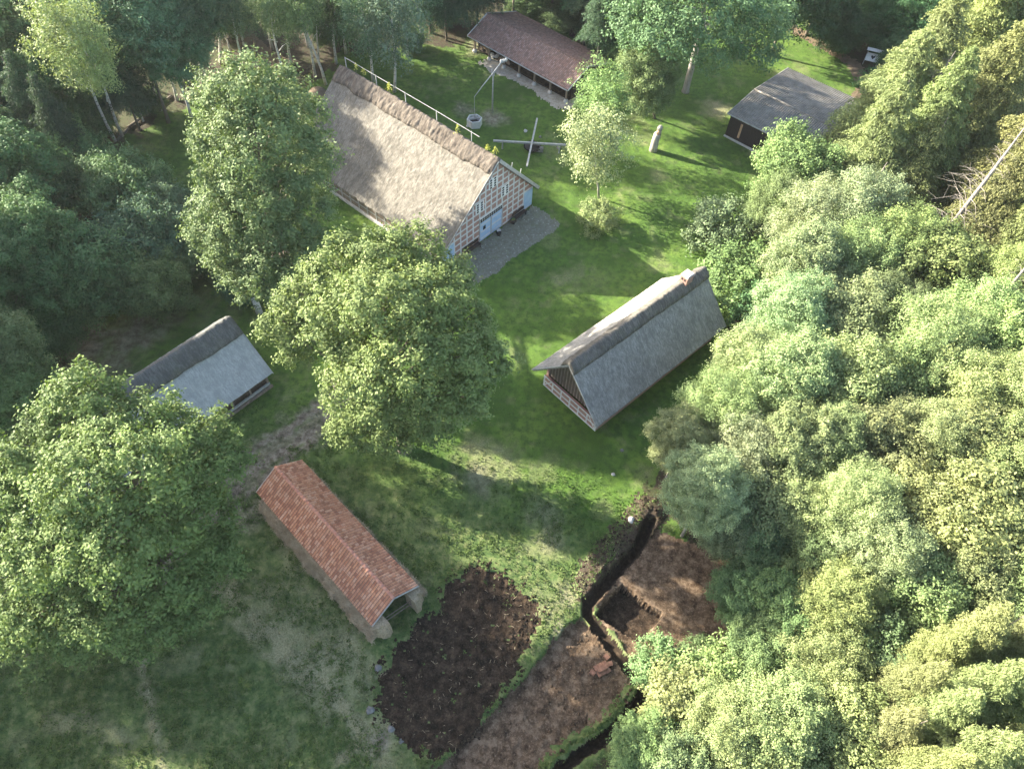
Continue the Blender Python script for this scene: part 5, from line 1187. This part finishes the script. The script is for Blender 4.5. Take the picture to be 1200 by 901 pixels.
# --- upper right, beyond the dark shed
UR = [
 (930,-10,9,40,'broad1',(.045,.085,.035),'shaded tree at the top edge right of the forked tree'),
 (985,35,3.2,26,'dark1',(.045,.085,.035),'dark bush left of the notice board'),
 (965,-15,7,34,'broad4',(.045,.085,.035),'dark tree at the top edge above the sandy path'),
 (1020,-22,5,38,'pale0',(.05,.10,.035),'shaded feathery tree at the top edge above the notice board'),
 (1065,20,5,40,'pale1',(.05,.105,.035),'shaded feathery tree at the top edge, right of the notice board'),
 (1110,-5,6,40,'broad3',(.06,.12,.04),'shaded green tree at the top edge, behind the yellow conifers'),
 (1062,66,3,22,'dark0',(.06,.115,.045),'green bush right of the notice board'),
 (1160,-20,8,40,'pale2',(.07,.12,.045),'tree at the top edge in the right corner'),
]
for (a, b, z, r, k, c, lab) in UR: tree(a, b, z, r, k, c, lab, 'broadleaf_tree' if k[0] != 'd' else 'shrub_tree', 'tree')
# --- the sunlit wood on the right: (px,py,z,rpx,kind,colour,label)
RW = [
 (1050,110,12,46,'conifer0',G_YEL,'yellow-green conifer behind the dark shed, leftmost of the tall conifers'),
 (1030,165,11,40,'conifer1',G_YEL,'yellow-green conifer overlapping the corner of the dark shed'),
 (1095,70,14,46,'conifer2',G_YEL,'tall yellow-green conifer near the top of the right wood'),
 (1145,30,15,46,'conifer0',G_YEL,'tall conifer at the top of the right wood, second from the corner'),
 (1192,15,16,44,'conifer1',(0.188,0.170,0.050),'tall conifer in the upper right corner'),
 (1100,140,13,44,'conifer1',(0.182,0.170,0.054),'conifer between the two bare dead trees'),
 (1160,100,14,46,'conifer2',(0.177,0.165,0.050),'tall conifer at the right, above the white dead trunk'),
 (1200,170,14,42,'conifer0',(0.166,0.153,0.050),'conifer at the right edge beside the white dead trunk'),
 (1075,200,9,36,'conifer2',(0.144,0.148,0.046),'lower conifer left of the white dead trunk'),
 (1165,250,11,42,'conifer0',(0.134,0.139,0.037),'darker conifer right below the white dead trunk'),
 (1200,270,11,36,'conifer1',(0.144,0.144,0.041),'conifer at the right edge above the pale woodland'),
 (930,205,6,40,'broad0',G_FRESH,'fresh green tree in front of the right end of the dark shed'),
 (915,245,5,34,'pale3',G_FRESH,'light green tree right of the grey-green bush'),
 (955,262,7,40,'pale0',G_PALE,'pale feathery tree, first of the pale wood below the dark shed'),
 (1005,255,8,42,'pale1',G_PALE,'pale feathery tree left of the lower conifer'),
 (1005,305,7,44,'pale2',(0.177,0.197,0.075),'pale tree in the hollow of the right wood'),
 (945,315,7,44,'pale3',G_PALE,'pale feathery tree behind the broad green bush'),
 (1060,290,8,42,'pale0',(0.166,0.188,0.075),'light tree below the lower conifer'),
 (1110,320,8,40,'broad1',(0.111,0.144,0.046),'darker green tree in the gap of the right wood'),
 (930,375,7,44,'pale1',G_PALE,'pale tree behind the far corner of the barn'),
 (985,375,7,44,'broad4',(0.155,0.179,0.071),'light green tree in the middle of the upper right wood'),
 (1045,365,7,34,'broad2',(0.099,0.134,0.046),'darker tree beside the brown gap in the wood'),
 (1090,405,9,46,'pale2',(0.227,0.220,0.103),'grey-cream feathery tree right of the brown gap'),
 (1150,385,9,42,'pale3',(0.222,0.220,0.091),'pale tree near the second dead trunk'),
 (1195,400,10,40,'broad0',(0.177,0.197,0.075),'pale tree at the right edge under the second dead trunk'),
 (885,430,7,40,'pale0',G_PALE,'pale tree closest to the shaded side of the barn'),
 (850,480,7,44,'pale2',(0.238,0.228,0.099),'pale feathery tree between the barn and the wood'),
 (930,450,8,48,'pale3',G_PALE,'large pale tree in the left part of the right wood'),
 (800,515,6,38,'pale1',(0.222,0.215,0.103),'leftmost pale tree of the right wood, near the lawn'),
 (995,455,8,46,'broad3',(0.177,0.193,0.078),'leafy light tree in the centre of the right wood'),
 (1050,450,8,36,'broad1',(0.111,0.144,0.050),'darker leafy tree in the centre of the right wood'),
 (1130,460,9,44,'pale0',(0.222,0.215,0.091),'pale tree in the middle of the right edge group'),
 (1190,470,10,40,'pale1',(0.210,0.211,0.083),'pale tree at the right edge, half way down'),
 (870,535,7,44,'pale0',(0.210,0.211,0.099),'pale greyish tree above the brown peat plateau'),
 (828,572,8,46,'pale1',(.20,.24,.125),'large grey-green willow overhanging the end of the trench'),
 (860,615,4.5,36,'pale3',(0.134,0.157,0.083),'lower grey-green tree at the upper corner of the peat plateau'),
 (925,520,8,44,'broad2',(0.166,0.188,0.071),'light green tree below the centre of the wood'),
 (975,520,8,40,'pale3',(0.188,0.197,0.083),'pale tree right of centre of the wood'),
 (1035,525,8,44,'broad4',(0.134,0.165,0.058),'mid green tree beside the dark gap of the wood'),
 (1090,520,9,42,'pale1',(0.199,0.206,0.083),'pale tree right of the dark gap'),
 (1150,530,9,44,'broad0',(0.166,0.193,0.071),'light green tree towards the right edge'),
 (1195,545,10,40,'broad2',(0.161,0.188,0.066),'light green tree at the right edge, lower middle'),
 (905,585,6,40,'broad1',(0.144,0.170,0.062),'green tree with a pale top right of the willow'),
 (890,640,4.5,34,'broad3',(0.078,0.126,0.046),'dark green tree bordering the peat plateau'),
 (950,600,7,38,'pale0',(0.210,0.211,0.091),'small pale tree standing over a dark gap'),
 (1005,590,9,40,'pale2',(0.255,0.238,0.108),'creamiest tree of the right wood, with a rounded top'),
 (1030,650,8,48,'pale1',(0.227,0.223,0.091),'large pale feathery tree in the lower right wood'),
 (1085,600,8,44,'broad3',(0.155,0.188,0.071),'rounded green tree in the lower right wood'),
 (1140,610,9,48,'broad1',(0.155,0.188,0.071),'broad green tree in the lower right wood near the edge'),
 (1195,630,9,44,'broad4',(0.150,0.184,0.066),'green tree at the right edge, lower part'),
 (960,660,6,36,'broad0',(0.088,0.134,0.050),'dark green tree between pale ones in the lower wood'),
 (875,700,4,34,'broad2',(0.071,0.121,0.046),'dark green tree at the right edge of the peat plateau'),
 (925,715,5.5,36,'broad4',(0.088,0.134,0.050),'green tree just inside the wood beside the plateau'),
 (985,710,7,40,'pale3',(0.177,0.197,0.075),'pale tree above the lower dark gap'),
 (1075,690,7,46,'broad0',(0.144,0.179,0.066),'round green tree above the lower conifers'),
 (1130,680,8,40,'broad2',(0.144,0.179,0.066),'green tree above the yellow conifers, right part'),
 (1185,700,8,40,'broad3',(0.144,0.179,0.062),'green tree at the right edge above the yellow conifers'),
 (960,775,6,46,'pale0',(0.182,0.206,0.078),'light tree left of the lower conifers'),
 (1020,760,6,36,'broad1',(0.111,0.153,0.054),'green tree at the dark gap left of the lower conifers'),
 (895,770,4.5,38,'broad2',(0.111,0.157,0.054),'green tree below the peat plateau'),
 (845,800,3.5,34,'shrub0',(0.155,0.188,0.071),'rounded light shrub at the foot of the peat plateau'),
 (800,830,3.5,38,'shrub1',(0.177,0.202,0.078),'light shrub right of the trench'),
 (850,855,5,44,'pale1',(0.188,0.211,0.083),'light feathery tree at the bottom edge'),
 (760,875,3.5,38,'broad4',(0.134,0.179,0.062),'green tree at the bottom edge beside the trench'),
 (805,905,4,44,'broad0',(0.134,0.179,0.062),'green tree cut by the bottom edge right of the trench'),
 (915,850,6,50,'pale3',(0.188,0.211,0.078),'large light tree at the bottom of the right wood'),
 (985,860,6,46,'broad3',(0.161,0.193,0.071),'light green tree at the bottom edge left of the conifers'),
 (900,910,5,44,'broad1',(0.144,0.184,0.066),'green tree cut by the bottom edge, middle of the right wood'),
 (1062,800,9,34,'conifer0',G_YEL,'slim yellow-green conifer at the left of the lower conifer group'),
 (1100,765,10,34,'conifer2',(0.164,0.171,0.052),'yellow-green conifer at the upper left of the lower conifer group'),
 (1150,750,10.5,34,'conifer1',(0.179,0.185,0.059),'yellow-green conifer at the top of the lower conifer group'),
 (1198,745,11,34,'conifer2',(0.169,0.171,0.052),'yellow-green conifer at the right edge of the lower group'),
 (1048,862,9,34,'conifer2',G_YEL,'slim conifer at the bottom edge, leftmost of the lower group'),
 (1100,830,10.5,36,'conifer1',(0.185,0.185,0.059),'conifer in the middle of the lower conifer group'),
 (1150,815,11,36,'conifer0',(0.174,0.176,0.052),'conifer right of the middle of the lower conifer group'),
 (1200,815,11.5,36,'conifer1',(0.185,0.185,0.055),'conifer at the right edge above the lower corner'),
 (1085,900,10,36,'conifer0',(0.169,0.176,0.052),'conifer at the bottom edge, second from the left'),
 (1140,885,11,38,'conifer2',(0.185,0.185,0.055),'conifer at the bottom edge near the right corner'),
 (1195,885,11,38,'conifer0',G_YEL,'yellow-green conifer in the lower right corner'),
 (1210,330,11,36,'pale3',(0.188,0.188,0.075),'pale tree cut by the right edge above the middle'),
]
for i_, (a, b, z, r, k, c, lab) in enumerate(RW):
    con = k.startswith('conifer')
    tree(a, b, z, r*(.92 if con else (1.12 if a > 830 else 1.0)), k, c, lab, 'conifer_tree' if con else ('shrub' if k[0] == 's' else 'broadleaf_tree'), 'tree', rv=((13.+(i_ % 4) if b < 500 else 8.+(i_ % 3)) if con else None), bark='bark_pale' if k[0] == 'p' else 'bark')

# --- dead bare trees in the right wood
def dead(base_px, zb, tip_px, zt, r0, seed, lab, n=34, blen=3.2):
    a = un(*base_px, zb); b = un(*tip_px, zt); rs = np.random.RandomState(seed); g = a[:2]-(b[:2]-a[:2])*zb/(zt-zb)
    R_ = thing('dead_tree', lab, 'dead tree', (g[0], g[1], 0)); o = np.array([g[0], g[1], 0])
    m_ = MB(); m_.tube([(0, 0, -.3), a-o, (a+b)/2-o+[.1, 0, 0], b-o], [r0*1.4, r0, r0*.75, r0*.15], 10); m_.build('trunk', M['deadwood'], R_, True)
    m_ = MB(); d = b-a; m_.tube([a-o, (a+b)/2-o+[.1, 0, 0], b-o], [r0*.6, r0*.4, r0*.1], 6)
    for k in range(n):
        f = .02+.93*k/n; p = a-o+d*f; an = rs.rand()*6.283; l = blen*(1.1-f)*(.5+.7*rs.rand()); e = p+np.array([math.cos(an)*l, math.sin(an)*l, -.25*l+rs.rand()*.4*l]); md = (p+e)/2+[0, 0, .15*l]
        q = r0*.17*(1.1-f); m_.tube([p-d*.0, md, e], [q, q*.7, q*.25], 5, False)
        for w_ in range(2): s2 = md*(.6-.3*w_)+e*(.4+.3*w_); m_.tube([s2, s2+rs.normal(size=3)*.3*l*np.array([1, 1, .5])], [q*.4, q*.15], 4, False)
    m_.build('branches', M['deadwood'], R_)
dead((1108,272), 8.5, (1208,140), 20., .21, 3, 'white bare dead trunk with many thin side branches at the right edge', 80, 3.6)
dead((1160,362), 9.0, (1225,285), 17., .15, 5, 'second bare white dead trunk, lower at the right edge', 40, 2.4)
dead((1092,100), 13., (1120,60), 18., .12, 7, 'thin bare dead top showing among the upper yellow conifers', 22, 3.0)
dead((1010,235), 5., (1040,190), 12., .16, 9, 'thin dead stem leaning among the lower conifers by the dark shed', 10, 1.6)

# low herbs and tussocks of the rough meadow
def herbs():
    x, y, r = scatter(12000, 77, (36, 36), (6, 33), 1.1); Z, g = surface(x, y)
    k = offsoil(x, y, g, r) & (y+x*.25 < 27+r.rand(len(x))*8) & (N1.fbm(x*.5+3, y*.5, 4) > .47); x, y, Z = x[k], y[k], Z[k]; n = len(x); q = 16
    sz = (.10+.22*r.rand(n)**2)[:, None, None]; d = r.normal(size=(n, q, 3)); d[..., 2] = np.abs(d[..., 2])*.7; P = np.stack([x, y, Z], -1)[:, None]+d*sz*.8
    P = P.reshape(-1, 3); N = len(P); t = r.normal(size=(N, 3))+[0, 0, .5]; t /= np.linalg.norm(t, axis=1)[:, None]; b = np.cross(t, r.normal(size=(N, 3))+[0, 0, 1.]); b /= np.linalg.norm(b, axis=1)[:, None]
    h = (.05+.05*r.rand(N))[:, None]; V = np.stack([P-t*h, P+b*h*.5, P+t*h, P-b*h*.5], 1); tb = np.repeat(r.rand(n), q)
    o = link('meadow_herbs', mesh_np('meadow_herbs', V.reshape(-1, 3), np.arange(N*4).reshape(-1, 4), M['leaf'], attr={'tone': np.repeat(tb*.7+.3*r.rand(N), 4)})); o.color = (.10, .15, .045, 1); return o
tag(herbs(), 'low leafy herbs and tussocks dotted over the rough meadow', 'herbs', kind='stuff')
# --- unseen trees added out of view (to the left and beyond) to shade the place
OFF = [(-52,37),(-47,30),(-55,44),(-62,50),(-66,66),(-60,36),(-54,24),(-52,12),(-66,20),(-82,70),(-40,-3),(-56,0),(-85,48),(-25,128),(-5,132),(15,134),(35,136),(58,130),(80,114),(-30,-16),(62,60),(66,36),(60,14),(50,-4),(30,-12),(72,84),(-62,118),(-42,126)]
for i, (x, y) in enumerate(OFF):
    tree(0, 0, 14.0 if i < 3 else (9.5 if y < 60 else 8.5), 1, 'broad%d' % (i % 5), G_MID, 'unseen tree added around the clearing, out of view', group='added trees beyond the edges of the clearing', world=(x, y), rv=9. if i < 3 else 6.5, rw=6.0)


# the thin evening air over the clearing
hz = MB(); hz.box(-260, 260, -140, 330, -4, 62)
hm = bpy.data.materials.new('thin_air'); hm.use_nodes = True; ht = hm.node_tree; ht.nodes.remove(ht.nodes['Principled BSDF'])
pv = ht.nodes.new('ShaderNodeVolumePrincipled'); pv.inputs['Color'].default_value = (.90, .94, 1.0, 1); pv.inputs['Density'].default_value = .0001; pv.inputs['Anisotropy'].default_value = .2
ht.links.new(pv.outputs[0], ht.nodes['Material Output'].inputs['Volume'])
tag(hz.build('haze', hm), kind='stuff')
